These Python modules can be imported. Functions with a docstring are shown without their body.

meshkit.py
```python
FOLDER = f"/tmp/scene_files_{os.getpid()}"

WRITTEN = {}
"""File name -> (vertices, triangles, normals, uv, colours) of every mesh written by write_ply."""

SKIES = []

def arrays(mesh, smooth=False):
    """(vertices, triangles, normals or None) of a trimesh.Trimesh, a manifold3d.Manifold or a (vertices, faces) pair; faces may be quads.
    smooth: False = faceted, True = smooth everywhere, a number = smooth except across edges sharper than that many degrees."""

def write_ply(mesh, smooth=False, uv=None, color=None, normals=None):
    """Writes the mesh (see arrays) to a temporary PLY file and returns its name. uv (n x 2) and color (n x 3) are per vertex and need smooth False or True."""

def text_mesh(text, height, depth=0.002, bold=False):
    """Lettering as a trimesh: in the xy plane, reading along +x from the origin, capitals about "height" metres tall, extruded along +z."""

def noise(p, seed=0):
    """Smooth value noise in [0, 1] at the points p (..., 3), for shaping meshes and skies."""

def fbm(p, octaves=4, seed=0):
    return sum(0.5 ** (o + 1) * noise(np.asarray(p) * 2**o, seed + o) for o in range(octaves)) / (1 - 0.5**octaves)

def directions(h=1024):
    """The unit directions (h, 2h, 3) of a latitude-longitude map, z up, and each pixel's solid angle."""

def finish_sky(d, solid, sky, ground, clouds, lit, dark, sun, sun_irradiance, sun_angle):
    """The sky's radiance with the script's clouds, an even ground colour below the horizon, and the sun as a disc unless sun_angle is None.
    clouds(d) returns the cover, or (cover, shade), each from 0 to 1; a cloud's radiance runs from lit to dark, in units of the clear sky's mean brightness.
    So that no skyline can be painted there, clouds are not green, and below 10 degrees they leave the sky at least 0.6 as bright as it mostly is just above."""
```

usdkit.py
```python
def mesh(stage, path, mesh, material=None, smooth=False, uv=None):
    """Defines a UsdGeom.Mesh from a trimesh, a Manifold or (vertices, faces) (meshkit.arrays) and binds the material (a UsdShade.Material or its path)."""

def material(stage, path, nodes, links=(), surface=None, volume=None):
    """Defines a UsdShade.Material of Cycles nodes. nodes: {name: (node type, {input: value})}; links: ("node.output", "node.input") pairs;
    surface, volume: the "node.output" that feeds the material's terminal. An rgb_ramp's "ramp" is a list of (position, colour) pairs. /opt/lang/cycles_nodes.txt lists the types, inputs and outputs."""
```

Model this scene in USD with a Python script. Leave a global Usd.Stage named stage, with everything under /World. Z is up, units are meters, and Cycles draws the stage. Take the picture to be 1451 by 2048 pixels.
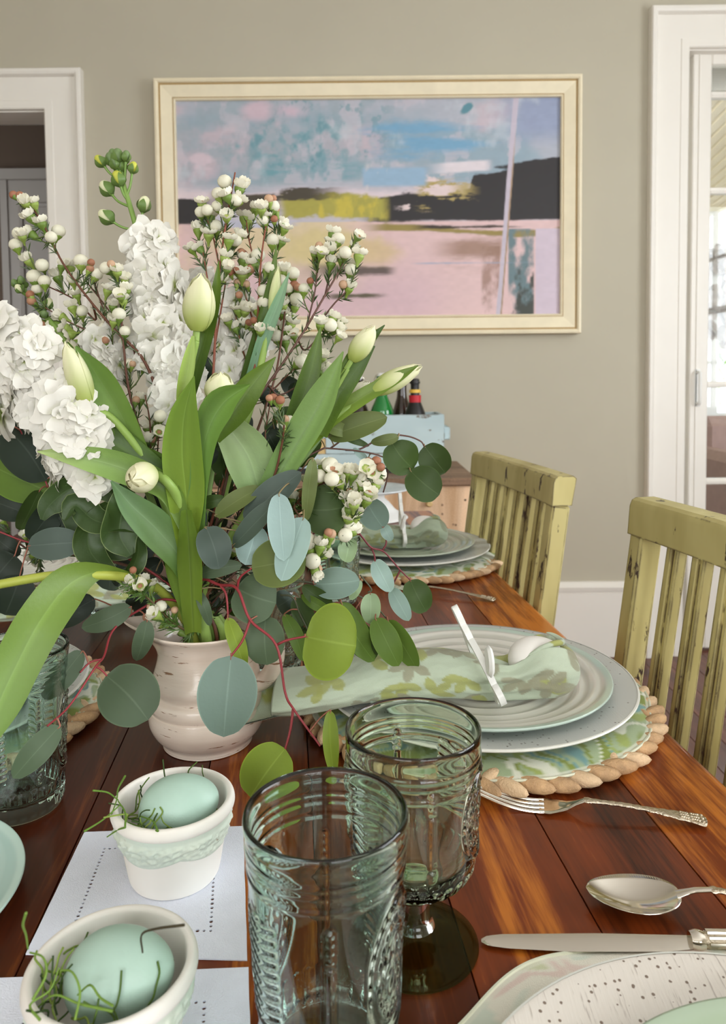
import math, random
import numpy as np, trimesh, manifold3d, shapely.geometry as sg
from scipy.spatial import Delaunay
from pxr import Usd, UsdGeom, UsdLux, UsdShade, Sdf, Gf, Vt
import usdkit, meshkit

stage = Usd.Stage.CreateInMemory()
UsdGeom.SetStageUpAxis(stage, UsdGeom.Tokens.z)
UsdGeom.SetStageMetersPerUnit(stage, 1.0)
UsdGeom.Xform.Define(stage, '/World')
stage.SetDefaultPrim(stage.GetPrimAtPath('/World'))
rng = np.random.default_rng(11)
random.seed(5)

# ------------------------------------------------------------------ camera, sky, lights, exposure
F, CX, CY, PITCH, ROLL, CAMH = 1500.0, 725.5, 834.0, math.radians(3.0), 0.010, 1.10
EXPOSURE = 0.22
fwd = np.array([0, math.cos(PITCH), -math.sin(PITCH)])
up0 = np.array([0, math.sin(PITCH), math.cos(PITCH)])
right = math.cos(ROLL) * np.array([1., 0, 0]) - math.sin(ROLL) * up0
up = math.sin(ROLL) * np.array([1., 0, 0]) + math.cos(ROLL) * up0
CAM = np.array([0, 0, CAMH])

cam = UsdGeom.Camera.Define(stage, '/World/camera')
M4 = Gf.Matrix4d(*right, 0, *up, 0, *(-fwd), 0, *CAM, 1)
cam.AddTransformOp().Set(M4)
cam.CreateHorizontalApertureAttr(36.0)
cam.CreateVerticalApertureAttr(36.0 * 2048 / 1451)
cam.CreateFocalLengthAttr(36.0 * F / 1451)
cam.CreateVerticalApertureOffsetAttr(-(1024 - CY) / 1451 * 36.0)
cam.CreateClippingRangeAttr(Gf.Vec2f(0.02, 60))
cam.CreateExposureAttr(EXPOSURE)
cam.CreateFStopAttr(18.0)
cam.CreateFocusDistanceAttr(0.62)

def rect_light(name, pos, rotx, rotz, w, h, power, color):
    l = UsdLux.RectLight.Define(stage, '/World/' + name)
    l.AddTranslateOp().Set(Gf.Vec3d(*pos)); l.AddRotateZOp().Set(rotz); l.AddRotateXOp().Set(rotx)
    l.CreateWidthAttr(w); l.CreateHeightAttr(h); l.CreateIntensityAttr(power); l.CreateColorAttr(Gf.Vec3f(*color))
    return l

WY = 2.9            # the far wall
XL, XR, YN, ZC = -2.5, 2.6, -2.3, 2.75
# daylight in the real windows of the room: right wall and the wall behind the photographer
rect_light('daylight_right', (XR + 0.10, 0.55, 1.60), 90, 90, 1.7, 1.5, 6.0, (0.93, 0.965, 1.0))
rect_light('daylight_behind_right', (1.15, YN - 0.10, 1.60), 90, 0, 1.5, 1.5, 4.6, (0.98, 0.98, 0.97))
rect_light('daylight_behind_left', (-1.05, YN - 0.10, 1.60), 90, 0, 1.5, 1.5, 3.4, (1.0, 0.95, 0.88))
dome = UsdLux.DomeLight.Define(stage, '/World/sky')
dome.CreateIntensityAttr(0.95); dome.CreateColorAttr(Gf.Vec3f(0.86, 0.94, 1.0))

# ------------------------------------------------------------------ helpers
def ray(px, py):
    return right * ((px - CX) / F) - up * ((py - CY) / F) + fwd
def P(px, py, Y):                       # the point seen at a pixel, at room depth Y
    d = ray(px, py); return CAM + d * (Y / d[1])
def T(px, py, z=0.75):                  # the point seen at a pixel, at height z
    d = ray(px, py); return CAM + d * ((z - CAMH) / d[2])
def s(r, g, b):
    c = np.array([r, g, b]) / 255.0
    return tuple(np.where(c <= 0.04045, c / 12.92, ((c + 0.055) / 1.055) ** 2.4))

def mk(path, v, f, mat, smooth=35, col=None):
    v, f = np.asarray(v, float), np.asarray(f, int)
    if f.shape[1] == 4: f = np.vstack([f[:, [0, 1, 2]], f[:, [0, 2, 3]]])
    m = usdkit.mesh(stage, path, (v, f), mat, smooth=(True if (col is not None and smooth) else smooth))
    if col is not None:
        UsdGeom.PrimvarsAPI(m).CreatePrimvar('col', Sdf.ValueTypeNames.Color3fArray, 'vertex').Set(Vt.Vec3fArray.FromNumpy(np.asarray(col, np.float32)))
    return m

def numbered(path):
    if not stage.GetPrimAtPath(path): return path
    k = 1
    while stage.GetPrimAtPath(f'{path}_{k:03d}'): k += 1
    return f'{path}_{k:03d}'
def keys(prim, **kw):
    for k, v in kw.items():
        if v: prim.SetCustomDataByKey(k, v)
def vf(mesh):
    if isinstance(mesh, trimesh.Trimesh): return np.array(mesh.vertices), np.array(mesh.faces)
    if hasattr(mesh, 'to_mesh'):
        m = mesh.to_mesh(); return np.array(m.vert_properties[:, :3]), np.array(m.tri_verts)
    return np.asarray(mesh[0], float), np.asarray(mesh[1], int)

class Thing:
    """An Xform at the thing's base; its parts are given in world space unless local=True."""
    def __init__(self, name, label, cat, base=(0, 0, 0), rotz=0.0, group=None, local=False, kind=None):
        self.path = numbered('/World/' + name); self.base = np.array(base, float); self.local = local
        x = UsdGeom.Xform.Define(stage, self.path); x.AddTranslateOp().Set(Gf.Vec3d(*map(float, base))); x.AddRotateZOp().Set(float(rotz))
        self.prim = x.GetPrim(); self.rotz = rotz
        keys(self.prim, label=label, category=cat, group=group, kind=kind); self.name, self.cat, self.group = name, cat, group
    def add(self, name, mesh, mat, parent=None, smooth=35, col=None, label=None, kind=None):
        v, f = vf(mesh)
        if not self.local: v = v - self.base
        path = numbered(f'{parent or self.path}/{name}')
        m = mk(path, v, f, mat, smooth, col); keys(m.GetPrim(), label=label, kind=kind)
        return path
    def copy(self, base, rotz, label, group=None):
        t = Thing.__new__(Thing); t.path = numbered('/World/' + self.name)
        x = UsdGeom.Xform.Define(stage, t.path); x.AddTranslateOp().Set(Gf.Vec3d(*map(float, base))); x.AddRotateZOp().Set(float(rotz))
        x.GetPrim().GetReferences().AddInternalReference(self.path); x.GetPrim().SetInstanceable(True)
        keys(x.GetPrim(), label=label, category=self.cat, group=group or self.group)
        return t

def struct(name, mesh, mat, smooth=35, label=None):
    v, f = vf(mesh); p = numbered('/World/' + name); m = mk(p, v, f, mat, smooth); keys(m.GetPrim(), kind='structure', label=label)
    return p
def child(parent, name, mesh, mat, smooth=35, label=None):
    v, f = vf(mesh); p = numbered(parent + '/' + name); m = mk(p, v, f, mat, smooth); keys(m.GetPrim(), label=label); return p
def single(name, mesh, mat, label, cat, smooth=35, col=None, group=None, kind=None):
    v, f = vf(mesh); p = numbered('/World/' + name); m = mk(p, v, f, mat, smooth, col); keys(m.GetPrim(), label=label, category=cat, group=group, kind=kind); return p

def cat(*ms):
    vs, fs, n = [], [], 0
    for m in ms:
        v, f = vf(m)
        if f.shape[1] == 4: f = np.vstack([f[:, [0, 1, 2]], f[:, [0, 2, 3]]])
        vs.append(v); fs.append(f + n); n += len(v)
    return np.vstack(vs), np.vstack(fs)
def box(x0, x1, y0, y1, z0, z1, bev=0.0):
    if bev:
        pts = []
        for x in (x0, x1):
            for y in (y0, y1):
                for z in (z0, z1):
                    for k in range(3):
                        p = [x + (bev if x == x0 else -bev), y + (bev if y == y0 else -bev), z + (bev if z == z0 else -bev)]
                        p[k] = (x, y, z)[k]; pts.append(p)
        m = trimesh.Trimesh(np.array(pts)).convex_hull
        return np.array(m.vertices), np.array(m.faces)
    m = trimesh.creation.box(bounds=[[x0, y0, z0], [x1, y1, z1]]); return np.array(m.vertices), np.array(m.faces)
def beam(a, b, w, d, side=(1, 0, 0), bev=0.0):
    """A bar of section w (along side) x d from a to b."""
    a, b = np.array(a, float), np.array(b, float); L = np.linalg.norm(b - a); t = (b - a) / L
    u = np.array(side, float); u -= t * (u @ t); u /= np.linalg.norm(u); n = np.cross(t, u)
    v, f = box(-w / 2, w / 2, -d / 2, d / 2, 0, L, bev)
    return v[:, :1] * u + v[:, 1:2] * n + v[:, 2:] * t + a, f
def grid(nr, nc, wrap=False):
    i, j = np.meshgrid(np.arange(nr - 1), np.arange(nc if wrap else nc - 1), indexing='ij')
    i, j = i.ravel(), j.ravel(); j2 = (j + 1) % nc
    return np.stack([i * nc + j, i * nc + j2, (i + 1) * nc + j2, (i + 1) * nc + j], 1)
def lathe(prof, n=64, c=(0, 0, 0)):
    p = np.array(prof, float); a = np.arange(n) * 2 * math.pi / n
    r = np.maximum(p[:, 0], 1e-5)
    v = np.stack([r[:, None] * np.cos(a), r[:, None] * np.sin(a), np.repeat(p[:, 1:2], n, 1)], -1).reshape(-1, 3)
    return v + np.array(c), grid(len(p), n, True)
def smoothprof(pts, k=6):
    """Catmull-Rom through profile points."""
    p = np.array(pts, float); q = np.vstack([2 * p[0] - p[1], p, 2 * p[-1] - p[-2]]); out = []
    for i in range(1, len(q) - 2):
        t = np.linspace(0, 1, k, endpoint=False)[:, None]
        out.append(0.5 * (2 * q[i] + (q[i + 1] - q[i - 1]) * t + (2 * q[i - 1] - 5 * q[i] + 4 * q[i + 1] - q[i + 2]) * t ** 2 + (3 * q[i] - q[i - 1] - 3 * q[i + 1] + q[i + 2]) * t ** 3))
    return np.vstack(out + [p[-1:]])
def tube(pts, rad, sides=8, k=0):
    p = np.array(pts, float); r = np.broadcast_to(np.array(rad, float), (len(p),)).copy()
    if k:
        q = smoothprof(np.hstack([p, r[:, None]]), k); p, r = q[:, :3], q[:, 3]
    t = np.gradient(p, axis=0); t /= np.linalg.norm(t, axis=1, keepdims=True) + 1e-12
    a = np.cross(t[0], [0, 0, 1.0]) if abs(t[0][2]) < 0.9 else np.cross(t[0], [1.0, 0, 0])
    A = []
    for ti in t:
        a = a - ti * (a @ ti); a = a / (np.linalg.norm(a) + 1e-12); A.append(a)
    A = np.array(A); B = np.cross(t, A); g = np.arange(sides) * 2 * math.pi / sides
    v = p[:, None] + r[:, None, None] * (np.cos(g)[None, :, None] * A[:, None] + np.sin(g)[None, :, None] * B[:, None])
    f = grid(len(p), sides, True); v = v.reshape(-1, 3); n = len(v)
    v = np.vstack([v, p[:1], p[-1:]]); j = np.arange(sides); j2 = (j + 1) % sides; e = (len(p) - 1) * sides
    f = np.vstack([np.vstack([f[:, [0, 1, 2]], f[:, [0, 2, 3]]]), np.stack([j2, j, np.full(sides, n)], 1), np.stack([e + j, e + j2, np.full(sides, n + 1)], 1)])
    return v, f
def xf(mesh, R=None, t=(0, 0, 0)):
    v, f = vf(mesh); return (v @ np.array(R).T if R is not None else v) + np.array(t), f
def rotm(axis, deg):
    return trimesh.transformations.rotation_matrix(math.radians(deg), axis)[:3, :3]
def extr(poly, h, z=0.0):
    m = trimesh.creation.extrude_polygon(poly, h, engine='earcut'); m.apply_translation([0, 0, z]); return vf(m)
def frame_loop(x0, x1, z0, z1, prof, y, closed=True):
    """Mitred moulding around an opening on the far wall: prof = (distance outwards, distance in front of the wall)."""
    loops = []
    for d, h in prof:
        c = [(x0 - d, z0 - d if closed else z0), (x0 - d, z1 + d), (x1 + d, z1 + d), (x1 + d, z0 - d if closed else z0)]
        loops.append([(cx, y - h, cz) for cx, cz in c])
    v = np.array(loops).reshape(-1, 3); n = 4; out = []
    for i in range(len(prof) - 1):
        for j in range(4 if closed else 3):
            j2 = (j + 1) % 4; out.append([i * n + j, i * n + j2, (i + 1) * n + j2, (i + 1) * n + j])
    return v, np.array(out)
def orient(mesh):
    v, f = vf(mesh)
    if f.shape[1] == 4: f = np.vstack([f[:, [0, 1, 2]], f[:, [0, 2, 3]]])
    m = trimesh.Trimesh(v, f, process=True); trimesh.repair.fix_normals(m); return vf(m)

# ------------------------------------------------------------------ materials
def mat(name, nodes, links=(), surface='p.BSDF'):
    return usdkit.material(stage, '/World/Looks/' + name, nodes, links, surface=surface)
def plain(name, c, rough=0.5, var=0.0, scale=20.0, bump=0.0, bscale=200.0, stretch=(1, 1, 1), **kw):
    n = {'p': ('principled_bsdf', {'base_color': c, 'roughness': rough, **kw}), 't': ('texture_coordinate', {}), 'm': ('mapping', {'scale': stretch})}
    l = [('t.object', 'm.vector')]
    if var:
        n['n'] = ('noise_texture', {'scale': scale, 'detail': 5.0, 'roughness': 0.6}); c = np.array(c)
        n['r'] = ('rgb_ramp', {'ramp': [(0.3, tuple(c * (1 - var))), (0.7, tuple(np.minimum(c * (1 + var), 1)))]})
        l += [('m.vector', 'n.vector'), ('n.fac', 'r.fac'), ('r.color', 'p.base_color')]
    if bump:
        n['bn'] = ('noise_texture', {'scale': bscale, 'detail': 3.0}); n['b'] = ('bump', {'strength': bump, 'distance': 0.002})
        l += [('m.vector', 'bn.vector'), ('bn.fac', 'b.height'), ('b.normal', 'p.normal')]
    return mat(name, n, l)
def vcol(name, rough=0.5, bump=0.0, bscale=300.0, trans=0.0, tcol=None, bstretch=(1, 1, 1), **kw):
    """A surface coloured by the mesh's own colours; trans mixes in light coming through (leaves, petals)."""
    n = {'p': ('principled_bsdf', {'roughness': rough, **kw}), 'a': ('attribute', {'attribute': 'col'}), 't': ('texture_coordinate', {}), 'm': ('mapping', {'scale': bstretch})}
    l = [('a.color', 'p.base_color'), ('t.object', 'm.vector')]
    if bump:
        n['bn'] = ('noise_texture', {'scale': bscale, 'detail': 4.0}); n['b'] = ('bump', {'strength': bump, 'distance': 0.002})
        l += [('m.vector', 'bn.vector'), ('bn.fac', 'b.height'), ('b.normal', 'p.normal')]
    if trans:
        n['tr'] = ('translucent_bsdf', {}); n['tm'] = ('mix_color', {'blend_type': 'multiply', 'fac': 1.0, 'b': tcol or (1, 1, 1)}); n['x'] = ('mix_closure', {'fac': trans})
        l += [('a.color', 'tm.a'), ('tm.result', 'tr.color'), ('p.BSDF', 'x.closure1'), ('tr.BSDF', 'x.closure2')]
        return mat(name, n, l, 'x.closure')
    return mat(name, n, l)

def wood(name, dark, mid, light, scale=(9, 0.9, 9), coat=0.6, rough=0.35, crough=0.12, spots=False):
    n = {'t': ('texture_coordinate', {}), 'o': ('object_info', {}), 'cx': ('combine_xyz', {}), 'k': ('math', {'math_type': 'multiply', 'value2': 37.0}),
         'ad': ('vector_math', {'math_type': 'add'}), 'm': ('mapping', {'scale': scale}),
         'n': ('noise_texture', {'scale': 1.0, 'detail': 6.0, 'roughness': 0.55, 'distortion': 1.4}),
         'm2': ('mapping', {'scale': (330, 22, 330)}), 'n2': ('noise_texture', {'scale': 1.0, 'detail': 3.0}),
         'mm': ('math', {'math_type': 'multiply_add', 'value2': 0.30, 'value3': -0.15}), 'm3': ('math', {'math_type': 'multiply_add', 'value2': 0.26, 'value3': -0.13}),
         's1': ('math', {'math_type': 'add'}), 's2': ('math', {'math_type': 'add'}),
         'r': ('rgb_ramp', {'ramp': [(0.22, dark), (0.44, mid), (0.56, tuple(np.array(mid) * 1.25)), (0.72, light)]}),
         'b': ('bump', {'strength': 0.12, 'distance': 0.0006}),
         'p': ('principled_bsdf', {'roughness': rough, 'specular_ior_level': 0.2, 'coat_weight': coat, 'coat_roughness': crough})}
    l = [('t.object', 'ad.vector1'), ('o.random', 'k.value1'), ('k.value', 'cx.x'), ('k.value', 'cx.z'), ('cx.vector', 'ad.vector2'), ('ad.vector', 'm.vector'), ('m.vector', 'n.vector'),
         ('ad.vector', 'm2.vector'), ('m2.vector', 'n2.vector'), ('n2.fac', 'mm.value1'), ('n.fac', 's1.value1'), ('mm.value', 's1.value2'), ('o.random', 'm3.value1'),
         ('s1.value', 's2.value1'), ('m3.value', 's2.value2'), ('s2.value', 'r.fac'), ('r.color', 'p.base_color'), ('n2.fac', 'b.height'), ('b.normal', 'p.normal')]
    return mat(name, n, l)

def distressed(name, paint, paint2, under, rough=0.5, wear=0.62, scale=30.0, stretch=(1, 1, 1), edge=True):
    """Old paint, worn through to the wood on edges and in specks."""
    n = {'t': ('texture_coordinate', {}), 'm': ('mapping', {'scale': stretch}), 'n': ('noise_texture', {'scale': scale, 'detail': 7.0, 'roughness': 0.65}),
         'n2': ('noise_texture', {'scale': scale * 0.35, 'detail': 3.0}), 'r2': ('rgb_ramp', {'ramp': [(0.35, paint), (0.65, paint2)]}),
         'w': ('map_range', {'from_min': wear, 'from_max': wear + 0.03, 'clamp': True}),
         'x': ('mix_color', {'b': under}), 'p': ('principled_bsdf', {'roughness': rough}), 'b': ('bump', {'strength': 0.25, 'distance': 0.001})}
    l = [('t.object', 'm.vector'), ('m.vector', 'n.vector'), ('m.vector', 'n2.vector'), ('n2.fac', 'r2.fac'), ('r2.color', 'x.a'), ('x.result', 'p.base_color'), ('n.fac', 'b.height'), ('b.normal', 'p.normal')]
    if edge:
        n.update({'g': ('geometry', {}), 'bv': ('bevel', {'radius': 0.0035, 'samples': 4}), 'd': ('vector_math', {'math_type': 'dot_product'}),
                  'e': ('map_range', {'from_min': 0.995, 'from_max': 0.86, 'to_min': 0.0, 'to_max': 0.22, 'clamp': True}), 's': ('math', {'math_type': 'add'})})
        l += [('g.normal', 'd.vector1'), ('bv.bevel', 'd.vector2'), ('d.value', 'e.value'), ('e.result', 's.value1'), ('n.fac', 's.value2'), ('s.value', 'w.value')]
    else:
        l += [('n.fac', 'w.value')]
    l += [('w.result', 'x.fac')]
    return mat(name, n, l)

M = {}
M['wall'] = plain('wall_paint', s(186, 179, 160), 0.75, var=0.02, scale=3, bump=0.05, bscale=500)
M['trim'] = plain('trim_paint', s(236, 231, 222), 0.38, var=0.012, scale=6)
M['ceil'] = plain('ceiling_paint', s(240, 238, 232), 0.8)
M['white'] = plain('white_paint', s(240, 240, 236), 0.4)
M['floor'] = wood('floor_wood', s(62, 36, 28), s(96, 58, 46), s(128, 80, 62), (12, 1.2, 12), 0.35, 0.4, 0.2)
M['table'] = wood('table_wood', s(36, 13, 6), s(106, 46, 16), s(186, 108, 38), (18, 1.6, 18), 0.16, 0.30, 0.10)
M['table_d'] = wood('shaded_table_wood', s(26, 9, 4), s(70, 28, 11), s(120, 62, 24), (18, 1.6, 18), 0.05, 0.30, 0.10)  # same table wood darkened: shading of the tabletop put into the colour
M['chair'] = distressed('chair_paint', s(166, 152, 92), s(196, 184, 124), s(56, 34, 22), 0.5, 0.605, 45.0, (1, 1, 0.3))
M['pine'] = wood('pine_wood', s(196, 156, 118), s(226, 192, 158), s(240, 214, 184), (10, 10, 1.2), 0.1, 0.5, 0.3)
M['oldtop'] = wood('weathered_wood', s(92, 70, 54), s(140, 112, 90), s(170, 140, 112), (1.2, 12, 12), 0.1, 0.55, 0.3)
M['crate'] = distressed('crate_paint', s(180, 200, 204), s(196, 214, 216), s(120, 110, 98), 0.6, 0.63, 22.0, (0.5, 1, 1))
M['rawwood'] = plain('raw_wood', s(214, 182, 126), 0.6, var=0.1, scale=8, stretch=(0.3, 1, 4))
M['black'] = plain('black_metal', s(22, 20, 20), 0.4)
M['cream'] = plain('cream_frame_paint', s(234, 222, 192), 0.45, var=0.05, scale=14, bump=0.08)
M['gold'] = plain('frame_glaze', s(170, 140, 88), 0.5)
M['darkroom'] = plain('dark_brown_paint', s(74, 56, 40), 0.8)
M['paint_v'] = vcol('painting_print', 0.55, bump=0.15, bscale=700)
M['silver'] = plain('silver', s(225, 218, 205), 0.13, metallic=1.0)
M['silver_o'] = plain('ornate_silver', s(205, 192, 170), 0.24, bump=0.7, bscale=420, metallic=1.0)
def glassmat(name, c, rough=0.0):
    return mat(name, {'p': ('principled_bsdf', {'base_color': c, 'roughness': rough, 'ior': 1.48, 'transmission_weight': 1.0})})
M['glass_t'] = glassmat('aqua_glass', (0.78, 0.93, 0.86))
M['glass_g'] = glassmat('olive_glass', (0.80, 0.88, 0.76))
M['pane'] = mat('window_pane', {'f': ('fresnel', {'IOR': 1.45}), 'a': ('transparent_bsdf', {'color': (0.97, 0.98, 0.98)}), 'g': ('glossy_bsdf', {'roughness': 0.02, 'color': (1, 1, 1)}), 'x': ('mix_closure', {})},
                [('f.fac', 'x.fac'), ('a.BSDF', 'x.closure1'), ('g.BSDF', 'x.closure2')], 'x.closure')
M['leaf'] = vcol('leaf', 0.42, bump=0.12, bscale=260, trans=0.22, tcol=(1.0, 1.05, 0.35), specular_ior_level=0.4)
M['euca'] = vcol('eucalyptus_leaf', 0.55, bump=0.06, bscale=350, trans=0.16, tcol=(1.0, 1.1, 0.35), specular_ior_level=0.35)
M['petal'] = vcol('petal', 0.6, trans=0.2, tcol=(1, 1, 1))
M['plant'] = vcol('stem', 0.5)
M['cloth'] = vcol('printed_cloth', 0.85, bump=0.25, bscale=1400, sheen_weight=0.15)
M['glaze'] = vcol('glazed_stoneware', 0.22, coat_weight=0.4, coat_roughness=0.08)
# ------------------------------------------------------------------ the room
def wall_with_holes(axis, at, thick, a0, a1, z0, z1, holes):
    """A wall slab with rectangular openings; axis 'y' = the slab stands at y=at, axis 'x' = at x=at."""
    poly = sg.box(a0, z0, a1, z1)
    for h in holes: poly = poly.difference(sg.box(h[0], h[1], h[2], h[3]))
    v, f = extr(poly, thick)
    if axis == 'y': v = np.stack([v[:, 0], at + v[:, 2], v[:, 1]], 1)
    else: v = np.stack([at + v[:, 2], v[:, 0], v[:, 1]], 1)
    return orient((v, f))

DL1 = P(92, 222, WY); DL1x, DL1z = DL1[0], P(60, 222, WY)[2]            # left doorway: right edge, head
DR = P(1368, 600, WY)[0]; DRz = P(1400, 99, WY)[2]                      # right doorway: left edge, head
DL0, DR1 = DL1x - 0.86, DR + 0.95
struct('wall_back', wall_with_holes('y', WY, 0.14, XL, XR, 0, ZC, [(DL0, -0.01, DL1x, DL1z), (DR, -0.01, DR1, DRz)]), M['wall'], False)
W1 = (-0.35, 0.80, 1.45, 2.35)
struct('wall_right', wall_with_holes('x', XR, 0.14, YN, WY, 0, ZC, [W1]), M['wall'], False)
W2, W3 = (0.35, 0.80, 1.95, 2.35), (-1.85, 0.80, -0.25, 2.35)
struct('wall_front', wall_with_holes('y', YN - 0.14, 0.14, XL, XR, 0, ZC, [W2, W3]), M['wall'], False)
struct('wall_left', box(XL - 0.14, XL, YN - 0.14, WY + 0.14, 0, ZC), M['wall'], False)
struct('ceiling', box(XL - 0.14, XR + 0.14, YN - 0.14, WY + 0.14, ZC, ZC + 0.1), M['ceil'], False)
# floor of boards laid along the room
fl = UsdGeom.Xform.Define(stage, '/World/floor').GetPrim(); keys(fl, kind='structure')
child('/World/floor', 'subfloor', box(XL - 0.14, XR + 0.14, YN - 0.14, WY + 0.14, -0.06, -0.012), M['black'], False)
bw = 0.085
for i in range(int((XR - XL) / bw) + 1):
    x0 = XL + i * bw
    y0 = YN if x0 < -0.2 or x0 > 1.75 else -0.4
    child('/World/floor', 'plank', box(x0 + 0.0006, min(x0 + bw - 0.0006, XR), YN, WY + 0.14, -0.012, rng.uniform(-0.0008, 0), 0.0012), M['floor'], False)
# windows that light the room
def window(n, axis, at, w):
    p = f'/World/window_{n}'; keys(UsdGeom.Xform.Define(stage, p).GetPrim(), kind='structure')
    a0, z0, a1, z1 = w
    def bar(b0, b1, c0, c1, d0=0.02, d1=0.07):
        return box(b0, b1, at + d0, at + d1, c0, c1) if axis == 'y' else box(at + d0, at + d1, b0, b1, c0, c1)
    child(p, 'window_frame', cat(bar(a0, a0 + 0.05, z0, z1), bar(a1 - 0.05, a1, z0, z1), bar(a0, a1, z0, z0 + 0.05), bar(a0, a1, z1 - 0.05, z1)), M['trim'], False)
    for k in (1, 2):
        c = a0 + (a1 - a0) * k / 3; child(p, 'muntin', bar(c - 0.011, c + 0.011, z0, z1, 0.03, 0.06), M['trim'], False)
    for k in (1, 2, 3):
        c = z0 + (z1 - z0) * k / 4; child(p, 'muntin', bar(a0, a1, c - 0.011 - 0.012 * (k == 2), c + 0.011 + 0.012 * (k == 2), 0.03, 0.06), M['trim'], False)
    sgn = -1 if (axis == 'x') else 1
    for q in range(1):
        d0, d1 = (-0.02, 0.0) if axis == 'x' else (0.14, 0.16)
        child(p, 'casing', cat(bar(a0 - 0.11, a0, z0 - 0.03, z1 + 0.11, d0, d1), bar(a1, a1 + 0.11, z0 - 0.03, z1 + 0.11, d0, d1), bar(a0, a1, z1, z1 + 0.11, d0, d1), bar(a0 - 0.13, a1 + 0.13, z0 - 0.06, z0 - 0.03, d0 * 2 if axis == 'x' else d0, d1 if axis == 'x' else d1 * 1.1)), M['trim'], False)
window(1, 'x', XR, W1); window(2, 'y', YN - 0.14, W2); window(3, 'y', YN - 0.14, W3)

# door casings
casing = [(0.0, 0.0), (0.0, 0.018), (0.004, 0.022), (0.030, 0.022), (0.032, 0.019), (0.118, 0.019), (0.120, 0.026), (0.124, 0.036), (0.132, 0.040), (0.142, 0.040), (0.146, 0.034), (0.146, 0.0)]
k1 = struct('trim_1', frame_loop(DL0, DL1x, 0, DL1z, casing, WY, False), M['trim'], False, label='white moulded casing around the dark left doorway')
k2 = struct('trim_2', frame_loop(DR, DR1, 0, DRz, [(d * 1.02, h) for d, h in casing], WY, False), M['trim'], False, label='white moulded casing around the right glazed door')
for nm, x0, x1, z1 in (('jamb', DL0, DL1x, DL1z), ('jamb', DR, DR1, DRz)):
    par = k1 if x0 == DL0 else k2
    child(par, 'jamb', cat(box(x0 - 0.001, x0 + 0.004, WY, WY + 0.14, 0, z1), box(x1 - 0.004, x1 + 0.001, WY, WY + 0.14, 0, z1), box(x0, x1, WY, WY + 0.14, z1 - 0.004, z1 + 0.001)), M['trim'], False)
# baseboard
bz = T(1200, 1323, 0)[1]
BH = P(1180, 1162, WY)[2]
def skirting(x0, x1):
    pr = [(0, 0.0), (0.022, 0.0), (0.022, BH - 0.045), (0.016, BH - 0.043), (0.016, BH - 0.038), (0.026, BH - 0.034), (0.030, BH - 0.018), (0.016, BH - 0.004), (0.010, BH), (0, BH)]
    v, f = [], []
    for x in (x0, x1):
        v += [(x, WY - d, z) for d, z in pr]
    n = len(pr); f = [[i, (i + 1) % n, n + (i + 1) % n, n + i] for i in range(n)]
    return orient((np.array(v), np.array(f)))
struct('baseboard_back', skirting(DL1x + 0.147, DR - 0.149), M['trim'], False)
struct('baseboard_right', box(XR - 0.022, XR, YN, WY, 0, BH), M['trim'], False)
struct('baseboard_left', box(XL, XL + 0.022, YN, WY, 0, BH), M['trim'], False)
struct('baseboard_front', box(XL, XR, YN, YN + 0.022, 0, BH), M['trim'], False)

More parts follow.
